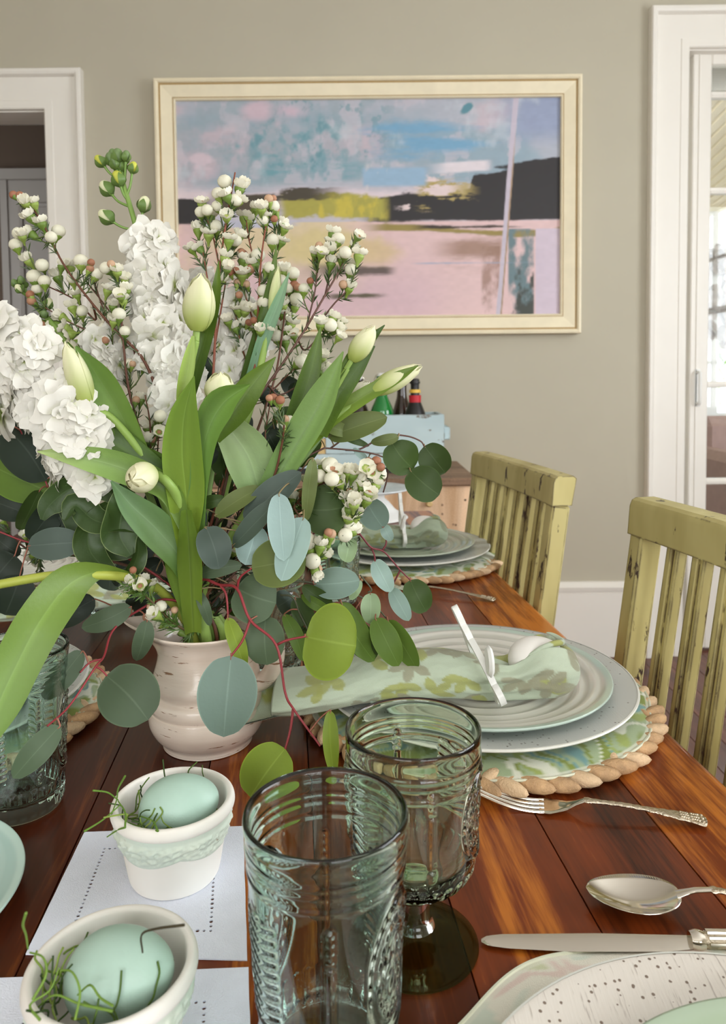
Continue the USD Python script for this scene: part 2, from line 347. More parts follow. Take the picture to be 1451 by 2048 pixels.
# right sliding glazed door
d1 = '/World/door_1'; keys(UsdGeom.Xform.Define(stage, d1).GetPrim(), kind='structure')
dy0, dy1 = WY + 0.035, WY + 0.075
sx0, sx1 = P(1379, 600, WY + 0.04)[0], P(1416, 600, WY + 0.04)[0]
dz1 = P(1420, 104, WY + 0.04)[2]
child(d1, 'stile', cat(box(sx0, sx1, dy0, dy1, 0.01, dz1, 0.004), box(sx0 + 0.022, sx0 + 0.026, dy0 - 0.004, dy0, 0.01, dz1)), M['trim'], False)
child(d1, 'stile', box(DR1 - 0.10, DR1 - 0.01, dy0, dy1, 0.01, dz1, 0.004), M['trim'], False)
gz1 = P(1430, 130, WY + 0.04)[2]
child(d1, 'rail', box(sx1, DR1 - 0.10, dy0, dy1, gz1, dz1, 0.004), M['trim'], False)
child(d1, 'rail', box(sx1, DR1 - 0.10, dy0, dy1, 0.01, 0.42, 0.004), M['trim'], False)
for py in (189, 381, 769, 963):
    z = P(1432, py, WY + 0.04)[2]
    child(d1, 'muntin', cat(box(sx1, DR1 - 0.10, dy0 + 0.006, dy1 - 0.006, z - 0.012, z + 0.012, 0.003), box(sx1, DR1 - 0.10, dy0 + 0.002, dy1 - 0.002, z - 0.004, z + 0.004)), M['trim'], False)
xm = (sx1 + DR1 - 0.10) / 2
child(d1, 'muntin', box(xm - 0.012, xm + 0.012, dy0 + 0.006, dy1 - 0.006, 0.42, gz1, 0.003), M['trim'], False)
child(d1, 'pane', box(sx1 - 0.005, DR1 - 0.095, WY + 0.053, WY + 0.057, 0.41, gz1 + 0.005), M['pane'], False)
hz0, hz1 = P(1400, 812, WY)[2], P(1400, 740, WY)[2]; hx = P(1401, 780, WY)[0]
hd = child(d1, 'door_handle', cat(box(hx - 0.011, hx + 0.013, dy0 - 0.004, dy0, hz0 - 0.004, hz1 + 0.004, 0.002)), M['white'], False)
child(hd, 'pull', tube([(hx - 0.001, dy0, hz0 + 0.01), (hx - 0.001, dy0 - 0.028, hz0 + 0.012), (hx - 0.001, dy0 - 0.030, (hz0 + hz1) / 2), (hx - 0.001, dy0 - 0.028, hz1 - 0.012), (hx - 0.001, dy0, hz1 - 0.01)], 0.0062, 8, 4), M['white'])

# the sunroom behind that door
struct('sunroom_floor', box(0.9, 6.0, WY + 0.14, 7.4, -0.06, 0.0), M['floor'], False)
SB = 6.6
sw = [P(1424, 830, SB)[0], P(1424, 832, SB)[2], P(1424, 830, SB)[0] + 0.95, P(1440, 440, SB)[2]]
struct('wall_sunroom_back', wall_with_holes('y', SB, 0.12, 0.9, 6.0, 0, 3.6, [sw]), plain('sunroom_paint', s(246, 240, 220), 0.7), False)
struct('wall_sunroom_left', box(0.86, 0.9, WY + 0.14, SB, 0, 3.6), M['ceil'], False)
struct('wall_sunroom_right', wall_with_holes('x', 6.0, 0.1, WY + 0.14, SB, 0, 3.6, [(WY + 0.8, 0.8, SB - 0.6, 2.3)]), M['ceil'], False)  # unseen wall, added to cut the sky light falling into the sunroom
boards = []
za, zb = 3.05, 2.55                       # sloping beadboard ceiling
for i in range(62):
    x0 = 0.9 + i * 0.085
    for dx0, dx1, dz in ((0.004, 0.070, 0.0), (0.073, 0.081, 0.004)):
        a = np.array([[x0 + dx0, WY + 0.14, za - dz], [x0 + dx1, WY + 0.14, za - dz], [x0 + dx1, SB, zb - dz], [x0 + dx0, SB, zb - dz]])
        v = np.vstack([a, a + [0, 0, 0.02]]); boards.append((v, np.array([[0, 3, 2, 1], [4, 5, 6, 7], [0, 1, 5, 4], [1, 2, 6, 5], [2, 3, 7, 6], [3, 0, 4, 7]])))
cs = struct('ceiling_sunroom', orient(cat(*boards)), plain('beadboard_paint', s(250, 238, 208), 0.6), False, label='cream beadboard ceiling sloping over the sunroom')
child(cs, 'header', box(0.9, 6.0, WY + 0.3, WY + 0.36, P(1430, 186, WY + 0.33)[2], 3.3), M['trim'], False)
w4 = '/World/window_4'; keys(UsdGeom.Xform.Define(stage, w4).GetPrim(), kind='structure')
child(w4, 'window_frame', orient(frame_loop(sw[0] + 0.03, sw[2] - 0.03, sw[1] + 0.03, sw[3] - 0.03, [(0, 0.0), (0, 0.02), (0.10, 0.02), (0.10, 0.0)], SB)), M['white'], False)
child(w4, 'muntin', box(sw[0], sw[2], SB + 0.02, SB + 0.05, (sw[1] + sw[3]) / 2 - 0.015, (sw[1] + sw[3]) / 2 + 0.015), M['white'], False)
child(w4, 'pane', box(sw[0], sw[2], SB + 0.03, SB + 0.034, sw[1], sw[3]), M['pane'], False)
# the room behind the left doorway
RB = 4.9
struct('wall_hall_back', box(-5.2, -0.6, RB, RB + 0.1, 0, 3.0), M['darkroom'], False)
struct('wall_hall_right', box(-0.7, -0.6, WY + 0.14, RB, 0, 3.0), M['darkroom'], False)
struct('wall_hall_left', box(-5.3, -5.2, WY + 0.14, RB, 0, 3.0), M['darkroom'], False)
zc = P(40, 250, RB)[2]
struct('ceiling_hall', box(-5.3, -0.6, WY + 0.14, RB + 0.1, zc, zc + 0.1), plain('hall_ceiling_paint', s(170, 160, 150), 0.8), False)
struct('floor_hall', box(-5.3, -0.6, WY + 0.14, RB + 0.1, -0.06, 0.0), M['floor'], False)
hx0, hx1, hz = P(4, 400, RB)[0], P(4, 400, RB)[0] + 1.0, P(40, 362, RB)[2]
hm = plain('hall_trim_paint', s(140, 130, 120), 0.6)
d2 = '/World/door_2'; keys(UsdGeom.Xform.Define(stage, d2).GetPrim(), kind='structure')
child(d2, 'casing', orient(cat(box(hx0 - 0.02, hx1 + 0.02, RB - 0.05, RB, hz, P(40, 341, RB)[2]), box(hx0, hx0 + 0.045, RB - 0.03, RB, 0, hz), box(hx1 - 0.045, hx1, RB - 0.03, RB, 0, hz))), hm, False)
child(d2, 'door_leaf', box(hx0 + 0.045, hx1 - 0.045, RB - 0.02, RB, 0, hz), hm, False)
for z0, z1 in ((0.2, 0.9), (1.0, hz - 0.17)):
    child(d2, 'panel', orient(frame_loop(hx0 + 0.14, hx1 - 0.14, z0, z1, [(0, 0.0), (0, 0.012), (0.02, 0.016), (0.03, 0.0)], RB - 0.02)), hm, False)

# ------------------------------------------------------------------ framed picture on the far wall
px0, px1 = P(354, 400, WY - 0.03)[0], P(1121, 400, WY - 0.03)[0]
pz0, pz1 = P(740, 631, WY - 0.03)[2], P(740, 196, WY - 0.03)[2]
pic = Thing('framed_picture', 'wide abstract landscape print in blue, pink and black in a cream frame', 'picture', ((px0 + px1) / 2, WY, pz0))
fw = 0.074
pic.add('frame', orient(frame_loop(px0, px1, pz0, pz1, [(0.0, 0.012), (0.0, 0.026), (0.004, 0.030), (0.008, 0.027), (0.012, 0.029), (0.052, 0.040), (0.054, 0.037), (0.058, 0.037), (0.060, 0.046), (0.066, 0.050), (fw, 0.048), (fw + 0.002, 0.040), (fw, 0.0), (0.0, 0.0)], WY)), M['cream'], smooth=False)
pic.add('frame_line', orient(frame_loop(px0, px1, pz0, pz1, [(0.0525, 0.0385), (0.0525, 0.0392), (0.0585, 0.0392), (0.0585, 0.0385)], WY)), M['gold'], smooth=False)
pic.add('frame_line', orient(frame_loop(px0, px1, pz0, pz1, [(0.0085, 0.027), (0.0085, 0.0285), (0.0115, 0.0285), (0.0115, 0.027)], WY)), M['gold'], smooth=False)
NX, NZ = 440, 250
U, V = np.meshgrid(np.linspace(0, 1, NX), np.linspace(0, 1, NZ))         # V = 0 at the top
def fb(u, v, k, sd, sx=1, sy=1): return meshkit.fbm(np.stack([u * k * sx, v * k * sy, np.zeros_like(u) + sd * 7.3], -1), 5, sd)
def ss(x, a, b): t = np.clip((x - a) / (b - a), 0, 1); return t * t * (3 - 2 * t)
img = np.zeros((NZ, NX, 3)); lay = lambda m, c: img.__setitem__(slice(None), img * (1 - m[..., None]) + np.array(s(*c)) * m[..., None])
st = fb(U, V, 6, 1, 1, 1); stv = 0.7 * fb(U, V, 14, 2, 1.6, 0.35) + 0.3 * fb(U, V, 50, 6, 1.5, 0.6); sth = 0.7 * fb(U, V, 12, 3, 0.45, 2.0) + 0.3 * fb(U, V, 46, 5, 0.8, 1.3)
img[:] = s(176, 180, 192)
lay(ss(st + 0.25 * (0.35 - U), 0.46, 0.58) * (V < 0.5), (196, 182, 192))
lay(ss(fb(U, V, 5, 4), 0.44, 0.60) * ss(V, 0.02, 0.10), (148, 168, 182))
fine = fb(U, V, 30, 41, 1.6, 0.8); lay(ss(0.34 - np.hypot((U - 0.32) * 1.1, (V - 0.22) * 1.4) + 0.7 * (stv - 0.5), 0.06, 0.26) * (0.35 + 0.65 * ss(fine, 0.40, 0.60)), (122, 160, 172))
lay(ss(fb(U, V, 9, 43, 1.8, 0.7), 0.50, 0.60) * (V < 0.42) * (U < 0.55) * 0.55, (150, 168, 178))
lay(ss(fb(U, V, 16, 44, 1.5, 0.6), 0.56, 0.64) * (V < 0.38) * 0.5, (206, 196, 206))
lay(ss(fine, 0.58, 0.66) * (V < 0.34) * ss(U, 0.15, 0.25) * ss(-U, -0.60, -0.50) * 0.6, (96, 146, 158))
lay(ss(0.22 - np.hypot((U - 0.63) * 0.9, (V - 0.20) * 1.3) + 0.4 * (sth - 0.5), 0.06, 0.2), (120, 166, 198))
lay(ss(0.10 - np.abs(V - 0.30) + 0.3 * (sth - 0.5), 0.05, 0.1) * ss(U, 0.18, 0.25) * ss(-U, -0.52, -0.42), (112, 160, 172))
lay(ss(U, 0.80, 0.92) * ss(-V, -0.25, -0.12), (150, 160, 188))
lay(ss(0.07 - np.hypot((U - 0.21), (V - 0.04)) + 0.1 * (st - 0.5), 0.0, 0.04), (206, 184, 196))
lay(ss(0.05 - np.hypot((U - 0.30), (V - 0.05)) + 0.1 * (stv - 0.5), 0.0, 0.04), (206, 184, 198))
lay(ss(0.035 - np.hypot((U - 0.065), (V - 0.28) * 0.8) + 0.08 * (sth - 0.5), 0.0, 0.02), (212, 194, 204))
lay(ss(st * 0.5 + stv * 0.5, 0.56, 0.66) * (V < 0.42) * 0.5, (198, 206, 214))
lay(ss(V + 0.10 * (sth - 0.5), 0.36, 0.42), (196, 190, 200))
lay(ss(V + 0.10 * (sth - 0.5), 0.40, 0.44) * (V < 0.50), (222, 206, 212))
# water
lay(ss(V + 0.03 * (sth - 0.5), 0.555, 0.565), (222, 190, 190))
lay(ss(fb(U, V, 4, 9, 1.2, 0.8), 0.46, 0.62) * (V > 0.56) * ss(-U, -0.55, -0.35), (220, 200, 164))
lay(ss(V + 0.1 * st, 0.72, 0.96) * ss(-U, -0.75, -0.6) * 0.6, (208, 176, 188))
lay(ss(0.13 - np.hypot((U - 0.40) * 0.8, (V - 0.68) * 1.2) + 0.15 * (stv - 0.5), 0, 0.06) * 0.9, (214, 196, 142))
lay(ss(0.09 - np.hypot((U - 0.52) * 0.9, (V - 0.70)) + 0.1 * (sth - 0.5), 0.0, 0.05) * 0.9, (212, 186, 146))
# dark far shore, yellow fields
hill = np.interp(U, [0, 0.1, 0.3, 0.50, 0.60, 0.70, 0.765, 0.775, 0.83, 0.92, 1.0], [0.45, 0.45, 0.47, 0.47, 0.42, 0.42, 0.385, 0.335, 0.31, 0.295, 0.265]) + 0.02 * (sth - 0.5)
dk = ss(V - hill - 0.10 * (sth - 0.5) + 0.0, 0.0, 0.012) * ss(-(V - 0.565 - 0.05 * (sth - 0.5)), 0.0, 0.012) * (ss(U, 0.47, 0.53) + ss(-U, -0.10, -0.06))
lay(np.clip(dk, 0, 1), (40, 36, 38))
lay(ss(0.05 - np.abs(V - 0.455 - 0.05 * U) + 0.14 * (sth - 0.5), 0.0, 0.02) * ss(U, 0.07, 0.12) * ss(-U, -0.30, -0.2), (78, 66, 48))
lay(ss(0.062 - np.abs(V - 0.495) + 0.05 * (stv - 0.5) + 0.10 * (sth - 0.5), 0, 0.015) * ss(U + 0.06 * st, 0.28, 0.31) * ss(-U, -0.56, -0.53), (170, 162, 74))
lay(ss(stv, 0.46, 0.56) * 0.8 * ss(0.062 - np.abs(V - 0.495) + 0.05 * (sth - 0.5), 0, 0.02) * ss(U, 0.32, 0.36) * ss(-U, -0.56, -0.53), (206, 188, 72))
lay(ss(sth + 0.2 * (st - 0.5), 0.52, 0.57) * ss(0.085 - np.abs(V - 0.44), 0, 0.03) * ss(U, 0.61, 0.65) * ss(-U, -0.80, -0.74), (178, 158, 96))
lay(ss(sth + 0.2 * (stv - 0.5), 0.58, 0.62) * ss(0.10 - np.abs(V - 0.43), 0, 0.03) * ss(U, 0.56, 0.6) * ss(-U, -0.76, -0.70), (226, 206, 206))
lay(ss(0.052 - np.abs(V - 0.355), 0.0, 0.02) * ss(U + 0.02 * stv, 0.49, 0.50) * ss(-U, -0.66, -0.64), (150, 180, 206))
lay(ss(stv, 0.50, 0.58) * ss(0.075 - np.abs(V - 0.36), 0.0, 0.02) * ss(U, 0.485, 0.50) * ss(-U, -0.60, -0.55) * 0.7, (214, 206, 208))
lay(ss(0.03 - np.abs(V - 0.31 + 0.1 * (U - 0.75)) + 0.02 * (sth - 0.5), 0, 0.015) * ss(U, 0.64, 0.72) * ss(-U, -0.83, -0.8), (224, 214, 220))
lay(ss(0.018 - np.abs(V - 0.565) + 0.03 * (sth - 0.5), 0, 0.008) * ss(U, 0.05, 0.08) * ss(-U, -0.33, -0.28), (190, 190, 206))
# reflections and reeds
lay(ss(0.02 - np.abs(V - 0.605 - 0.015 * np.sin(9 * U)) + 0.05 * (sth - 0.5), 0, 0.012) * ss(U, 0.47, 0.55), (150, 132, 70))
lay(ss(0.012 - np.abs(V - 0.59) + 0.04 * (sth - 0.52), 0, 0.008) * ss(U, 0.6, 0.66) * ss(-U, -0.92, -0.85), (58, 46, 38))
lay(ss(0.12 - np.abs(V - 0.70) + 0.20 * (sth - 0.5), 0.02, 0.12) * ss(U, 0.64, 0.75) * ss(-U, -0.86, -0.84) * 0.85, (152, 118, 98))
lay(ss(0.032 - np.abs(V - 0.79 - 0.02 * (U - 0.5)) + 0.08 * (sth - 0.5), 0, 0.03) * ss(U, 0.30, 0.42) * ss(-U, -0.58, -0.54) * 0.9, (74, 62, 54))
lay(ss(sth, 0.50, 0.58) * ss(0.16 - np.abs(V - 0.48), 0, 0.05) * ss(U, 0.10, 0.16) * ss(-U, -0.46, -0.34) * (V > 0.40) * (V < 0.46), (70, 62, 48))
lay(ss(0.018 - np.abs(V - 0.905) + 0.05 * (sth - 0.5), 0, 0.014) * ss(U, 0.36, 0.42) * ss(-U, -0.56, -0.5), (92, 84, 64))
lay(ss(stv, 0.42, 0.60) * ss(U, 0.862, 0.868) * ss(-U, -0.935, -0.93) * (V > 0.60), (104, 126, 132))
lay(ss(fb(U, V, 18, 12, 1.4, 0.5), 0.48, 0.58) * ss(U, 0.862, 0.868) * ss(-U, -0.935, -0.93) * (V > 0.76), (62, 66, 60))
lay(ss(stv, 0.42, 0.62) * ss(U, 0.79, 0.80) * ss(-U, -0.845, -0.84) * (V > 0.68) * 0.8, (150, 116, 100))
lay(ss(U, 0.935, 0.938) * (V > 0.60), (206, 190, 204))
lay(ss(0.008 - np.abs(V - 0.757) + 0.02 * (sth - 0.5), 0, 0.006) * ss(U, 0.60, 0.66) * ss(-U, -0.93, -0.9) * 0.7, (140, 160, 190))
lay(ss(0.018 - np.hypot((U - 0.757) + 0.3 * (V - 0.045), (V - 0.045) * 0.6) + 0.03 * (sth - 0.5), 0, 0.006), (92, 142, 156))
pole = 0.885 - 0.045 * V
lay(ss(0.0085 - np.abs(U - pole - 0.004 * (stv - 0.5)), 0, 0.003), (196, 186, 200))
lay(ss(0.003 - np.abs(U - pole - 0.006), 0, 0.002) * ss(V, 0.1, 0.4), (168, 140, 112))
img *= (0.94 + 0.12 * fb(U, V, 60, 20, 1, 1)[..., None])
pv = np.stack([px0 + U * (px1 - px0), np.full_like(U, WY - 0.014), pz1 - V * (pz1 - pz0)], -1).reshape(-1, 3)
pf = grid(NZ, NX)
pv2 = np.vstack([pv]); pic.add('print', (pv2, pf[:, ::-1]), M['paint_v'], smooth=False, col=np.clip(img.reshape(-1, 3), 0, 1), label='abstract landscape with blue sky, black shore and pink water')
pic.add('backing', box(px0 - 0.002, px1 + 0.002, WY - 0.013, WY - 0.001, pz0 - 0.002, pz1 + 0.002), M['black'], smooth=False)

# ------------------------------------------------------------------ table
TA = T(863, 1021); TB = T(1451, 1563)
ax = TA - TB; ax /= np.linalg.norm(ax); TANG = math.degrees(math.atan2(-ax[0], ax[1]))
wv = np.array([ax[1], -ax[0], 0])                # across, towards the right edge
TW, TL = 1.0, 2.06
tbl = Thing('dining_table', 'long glossy dark red-brown plank dining table set for a meal', 'table', (TA[0], TA[1], 0), TANG, local=True)
nb = 11; bw = (TW - 0.02) / nb
for i in range(nb):
    x1 = -i * bw; x0 = x1 - bw
    if i == 0:
        pr = [(x0 + 0.0004, 0.722), (x0 + 0.0004, 0.7495), (x0 + 0.0007, 0.75), (-0.010, 0.75), (-0.004, 0.7485), (0.0, 0.744), (0.001, 0.736), (-0.002, 0.729), (-0.008, 0.722)]
    elif i == nb - 1:
        x0 -= 0.02
        pr = [(x0 + 0.008, 0.722), (x0 + 0.002, 0.729), (x0 - 0.001, 0.736), (x0, 0.744), (x0 + 0.004, 0.7485), (x0 + 0.01, 0.75), (x1 - 0.0007, 0.75), (x1 - 0.0003, 0.7495), (x1 - 0.0004, 0.722)]
    else:
        pr = [(x0 + 0.0004, 0.722), (x0 + 0.0003, 0.7495), (x0 + 0.0007, 0.75), (x1 - 0.0007, 0.75), (x1 - 0.0003, 0.7495), (x1 - 0.0004, 0.722)]
    v, f = extr(sg.Polygon(pr), TL); v = np.stack([v[:, 0], v[:, 2] - TL, v[:, 1]], 1)
    tbl.add('plank', orient((v, f)), M['table' if i in (0, 1, 2, 4) else 'table_d'], smooth=40)  # planks away from the right edge mostly get the painted-shade copy
for x0, x1, y0, y1 in ((-0.09, -0.065, -TL + 0.1, -0.1), (-TW + 0.065, -TW + 0.09, -TL + 0.1, -0.1), (-TW + 0.09, -0.09, -0.11, -0.085), (-TW + 0.09, -0.09, -TL + 0.085, -TL + 0.11)):
    tbl.add('apron', box(x0, x1, y0, y1, 0.62, 0.722, 0.002), M['table'], smooth=False)
leg = [(0.0, 0.0), (0.022, 0.0), (0.026, 0.02), (0.022, 0.05), (0.032, 0.12), (0.040, 0.40), (0.034, 0.50), (0.042, 0.53), (0.034, 0.56), (0.042, 0.60), (0.042, 0.72), (0.0, 0.72)]
for x in (-0.10, -TW + 0.10):
    for y in (-0.12, -TL + 0.12): tbl.add('leg', lathe(leg, 20, (x, y, 0)), M['table'])

# ------------------------------------------------------------------ chairs
def chair(far, near, lab, first=None):
    """far / near: the top outer corners of the crest rail (room points at chair height)."""
    H = far[2]; d = near - far; d[2] = 0; W = np.linalg.norm(d); ang = math.degrees(math.atan2(d[0], -d[1]))
    if first is not None: return first.copy((far[0], far[1], 0), ang, lab)
    c = Thing('dining_chair', lab, 'chair', (far[0], far[1], 0), ang, local=True, group=None)
    W = 0.40; lean = 0.135                         # recline of the back, metres per metre
    bx = lambda z: -lean * (H - z)                 # local: y runs from 0 (far post) to -W, x away from the table
    t = 0.027
    for y in (-t / 2, -W + t / 2):
        c.add('back_post', cat(beam((bx(0.44) , y, 0.44), (bx(H - 0.046), y, H - 0.046), 0.030, t, (1, 0, 0), 0.003), beam((bx(0.44) + 0.03, y, 0.0), (bx(0.44), y, 0.445), 0.032, t, (1, 0, 0), 0.003)), M['chair'], smooth=False)
    # crest rail: slightly bowed block
    n = 9; ys = np.linspace(0.002, -W - 0.002, n); bow = 0.006 * (1 - ((ys + W / 2) / (W / 2)) ** 2)
    pr = [(-0.017, -0.046), (-0.019, -0.010), (-0.017, -0.003), (-0.012, 0.0), (0.013, 0.0), (0.018, -0.004), (0.016, -0.046)]
    v = np.array([[(x + bx(H) + b + lean * z, y, H + z) for x, z in pr] for y, b in zip(ys, bow)]).reshape(-1, 3)
    f = grid(n, len(pr), True); m = len(pr)
    caps = [[0, k, k + 1] for k in range(1, m - 1)] + [[(n - 1) * m, (n - 1) * m + k + 1, (n - 1) * m + k] for k in range(1, m - 1)]
    f = np.vstack([np.vstack([f[:, [0, 1, 2]], f[:, [0, 2, 3]]]), np.array(caps)])
    c.add('crest_rail', orient((v, f)), M['chair'], smooth=25)
    for k in range(6):
        y = -t - (W - 2 * t) * (k + 1) / 7
        a, b = (bx(0.50), y, 0.50), (bx(H - 0.045) + 0.003, y, H - 0.045)
        c.add('slat', cat(beam(a, b, 0.014, 0.024, (1, 0, 0), 0.002), beam((a[0] - 0.008, y, a[2]), (b[0] - 0.008, y, b[2]), 0.006, 0.010, (1, 0, 0), 0.0015)), M['chair'], smooth=False)
    c.add('lower_rail', beam((bx(0.49), -0.01, 0.49), (bx(0.49), -W + 0.01, 0.49), 0.022, 0.04, (1, 0, 0), 0.003), M['chair'], smooth=False)
    sx = bx(0.46)
    v, f = extr(sg.Polygon([(sx + 0.02, 0.0), (sx + 0.02, -W), (sx - 0.38, -W - 0.025), (sx - 0.40, -W - 0.01), (sx - 0.40, 0.01), (sx - 0.38, 0.025)]).buffer(0.006), 0.026, 0.44)
    c.add('seat', orient((v, f)), M['chair'], smooth=30)
    for y in (0.0, -W):
        c.add('front_leg', beam((sx - 0.37, y, 0), (sx - 0.36, y, 0.44), 0.03, 0.03, (1, 0, 0), 0.003), M['chair'], smooth=False)
        c.add('stretcher', beam((sx - 0.365, y, 0.16), (sx + 0.02, y * 0.97 - 0.005, 0.16), 0.018, 0.022, (0, 1, 0), 0.002), M['chair'], smooth=False)
    return c
ch = chair(T(962, 903, 0.945), T(1140, 955, 0.945), 'worn green-painted slat-back chair at the far right of the table')
chair(T(1290, 994, 0.945), T(1451, 1040, 0.945), 'worn green-painted slat-back chair nearest the camera, beside the glazed door', ch)

# ------------------------------------------------------------------ sideboard, crate and bottles by the far wall
sfr = T(952, 956, 0.777); sx1 = sfr[0]; sy0 = sfr[1]; sy1 = WY - 0.035; sx0 = sx1 - 1.05
sb = Thing('sideboard', 'low pale pine sideboard with weathered brown top by the far wall', 'sideboard', ((sx0 + sx1) / 2, (sy0 + sy1) / 2, 0))
sb.add('worktop', box(sx0 - 0.015, sx1 + 0.003, sy0 - 0.004, sy1, 0.752, 0.777, 0.004), M['oldtop'], smooth=False)
cx1 = sx1 - 0.008
for z0, z1 in ((0.05, 0.36), (0.362, 0.555), (0.557, 0.752)):
    sb.add('drawer_board', box(sx0, cx1, sy0 + 0.012, sy0 + 0.034, z0, z1, 0.002), M['pine'], smooth=False)
sb.add('body', box(sx0, cx1, sy0 + 0.034, sy1, 0.05, 0.752), M['pine'], smooth=False)
for x in (sx0 + 0.03, cx1 - 0.03):
    for y in (sy0 + 0.05, sy1 - 0.03): sb.add('foot', box(x - 0.025, x + 0.025, y - 0.02, y + 0.025, 0, 0.05), M['pine'], smooth=False)
for px, py in ((857, 1006), (700, 1006)):
    q = P(px, py, sy0 + 0.012); sb.add('knob', xf(lathe([(0, 0.020), (0.007, 0.020), (0.011, 0.015), (0.010, 0.010), (0.005, 0.006), (0.006, 0.0)], 16), [[1, 0, 0], [0, 0, -1], [0, 1, 0]], q), M['rawwood'])
for px, py in ((884, 1010), (884, 1028), (911, 1050), (925, 1066), (906, 1049), (930, 1000)):
    q = P(px, py, sy0 + 0.012); sb.add('nail_head', xf(lathe([(0, 0.0015), (0.003, 0.0012), (0.0038, 0.0)], 8), [[1, 0, 0], [0, 0, -1], [0, 1, 0]], q), M['oldtop'])
cr = T(888, 946, 0.777); ky0 = cr[1]; kx1 = P(888, 880, ky0)[0]; kz1 = P(888, 829, ky0)[2]; kx0 = kx1 - 0.52; ky1 = ky0 + 0.22
kz0 = 0.797
crate = Thing('wooden_crate', 'pale blue painted wooden bottle crate standing on the sideboard', 'crate', ((kx0 + kx1) / 2, (ky0 + ky1) / 2, 0.777))
hz0, hz1 = P(640, 908, ky0)[2], P(640, 877, ky0)[2]
hx0, hx1 = P(560, 890, ky0)[0], P(651, 890, ky0)[0]
pt = 0.014
zm = [kz0, kz0 + (kz1 - kz0) * 0.36, kz1]
crate.add('board', box(kx0, kx1, ky0, ky0 + pt, zm[0], hz0 - 0.001, 0.001), M['crate'], smooth=False)
crate.add('board', box(hx1, kx1, ky0, ky0 + pt, hz0, kz1, 0.001), M['crate'], smooth=False)
crate.add('board', box(kx0, hx1 - 0.001, ky0, ky0 + pt, hz1, kz1, 0.001), M['crate'], smooth=False)
crate.add('bare_slat', box(kx0, hx1 - 0.001, ky0 + 0.003, ky0 + pt, hz0, hz1 - 0.001), M['rawwood'], smooth=False, label='bare yellow wood slat')
crate.add('board', box(kx0, kx1, ky1 - pt, ky1, kz0, kz1, 0.001), M['crate'], smooth=False)
for x in (kx0, kx1 - pt): crate.add('end_board', box(x, x + pt, ky0 + pt, ky1 - pt, kz0, kz1, 0.001), M['crate'], smooth=False)
crate.add('base', box(kx0, kx1, ky0 + pt, ky1 - pt, kz0, kz0 + 0.012), M['rawwood'], smooth=False)
q0, q1 = P(900, 878, ky0 + 0.05)[2], P(900, 853, ky0 + 0.05)[2]
crate.add('carry_cleat', box(kx1, kx1 + 0.022, ky0 + 0.02, ky1 - 0.02, q0, q1, 0.003), M['crate'], smooth=False)
for x in (kx0 + 0.0, kx1 - 0.02): crate.add('foot', box(x, x + 0.02, ky0 + 0.004, ky1 - 0.004, 0.777, kz0), M['black'], smooth=False)
crate.add('base_rail', box(kx0 + 0.02, kx1 - 0.02, ky0 + 0.01, ky0 + 0.02, 0.777, kz0), M['black'], smooth=False)
def bottle(px, top, mats, lab, capc, neck=0.014, body=0.033, swing=False, foil=None, dy=0.09):
    q = P(px, top, ky0 + dy); x, y, zt = q; zb = kz0 + 0.012; H = zt - zb
    b = Thing('bottle', lab, 'bottle', (x, y, zb))
    pr = smoothprof([(body * 0.7, 0.0), (body, 0.004), (body, H * 0.50), (body * 0.92, H * 0.60), (neck * 1.3, H * 0.72), (neck, H * 0.80), (neck * 0.95, H * 0.93), (neck * 1.15, H * 0.94), (neck * 1.15, H * 0.965)], 4)
    pr = [(0, 0.0)] + [tuple(p) for p in pr] + [(0, H * 0.965)]
    b.add('body', lathe(pr, 28, (x, y, zb)), mats)
    b.add('cap', lathe([(0, H * 0.966), (neck * 1.0, H * 0.966), (neck * 1.0, H * 0.99), (neck * 0.7, H), (0, H)], 20, (x, y, zb)), capc)
    if swing:
        for sx in (-1, 1): b.add('wire_bail', tube([(x + sx * neck * 1.2, y, zb + H * 0.85), (x + sx * neck * 1.6, y, zb + H * 0.92), (x + sx * neck * 1.1, y, zb + H * 0.985)], 0.0014, 6, 4), M['silver'])
    if foil:
        for z0, z1, m in foil: b.add('label_band', lathe([(neck * 1.32 + (0.010 if z0 < .7 else 0), H * z0), (neck * (1.12 if z0 > .78 else 1.30) + (0.001), H * z1)], 24, (x, y, zb)), m)
    return b
gg = mat('green_bottle_glass', {'p': ('principled_bsdf', {'base_color': s(20, 120, 48), 'roughness': 0.08, 'coat_weight': 0.6})})
br = mat('brown_bottle_glass', {'p': ('principled_bsdf', {'base_color': s(44, 28, 16), 'roughness': 0.08, 'coat_weight': 0.6})})
red = plain('red_label', s(196, 30, 44), 0.5); yel = plain('yellow_band', s(226, 184, 70), 0.45); wht = plain('paper_label', s(232, 222, 220), 0.6)
bottle(763, 746, gg, 'bright green swing-top bottle in the blue crate', M['white'], 0.0165, 0.040, True)
bottle(716, 752, br, 'dark swing-top bottle left of the bright green bottle', M['white'], 0.0150, 0.038, True, dy=0.12)
bottle(803, 758, br, 'plain brown bottle between the green and the red-labelled bottle', M['black'], 0.018, 0.036, dy=0.16)
bottle(829, 757, M['black'], 'black bottle with red neck label and yellow band at the crate corner', M['black'], 0.0155, 0.036, foil=[(0.70, 0.80, red), (0.83, 0.87, yel)], dy=0.06)
# ------------------------------------------------------------------ place settings
def bumps(x, w): return np.exp(-(x / w) ** 2)
S1 = np.array([0.118, 0.785, 0.75])
def on_seat(c): return c
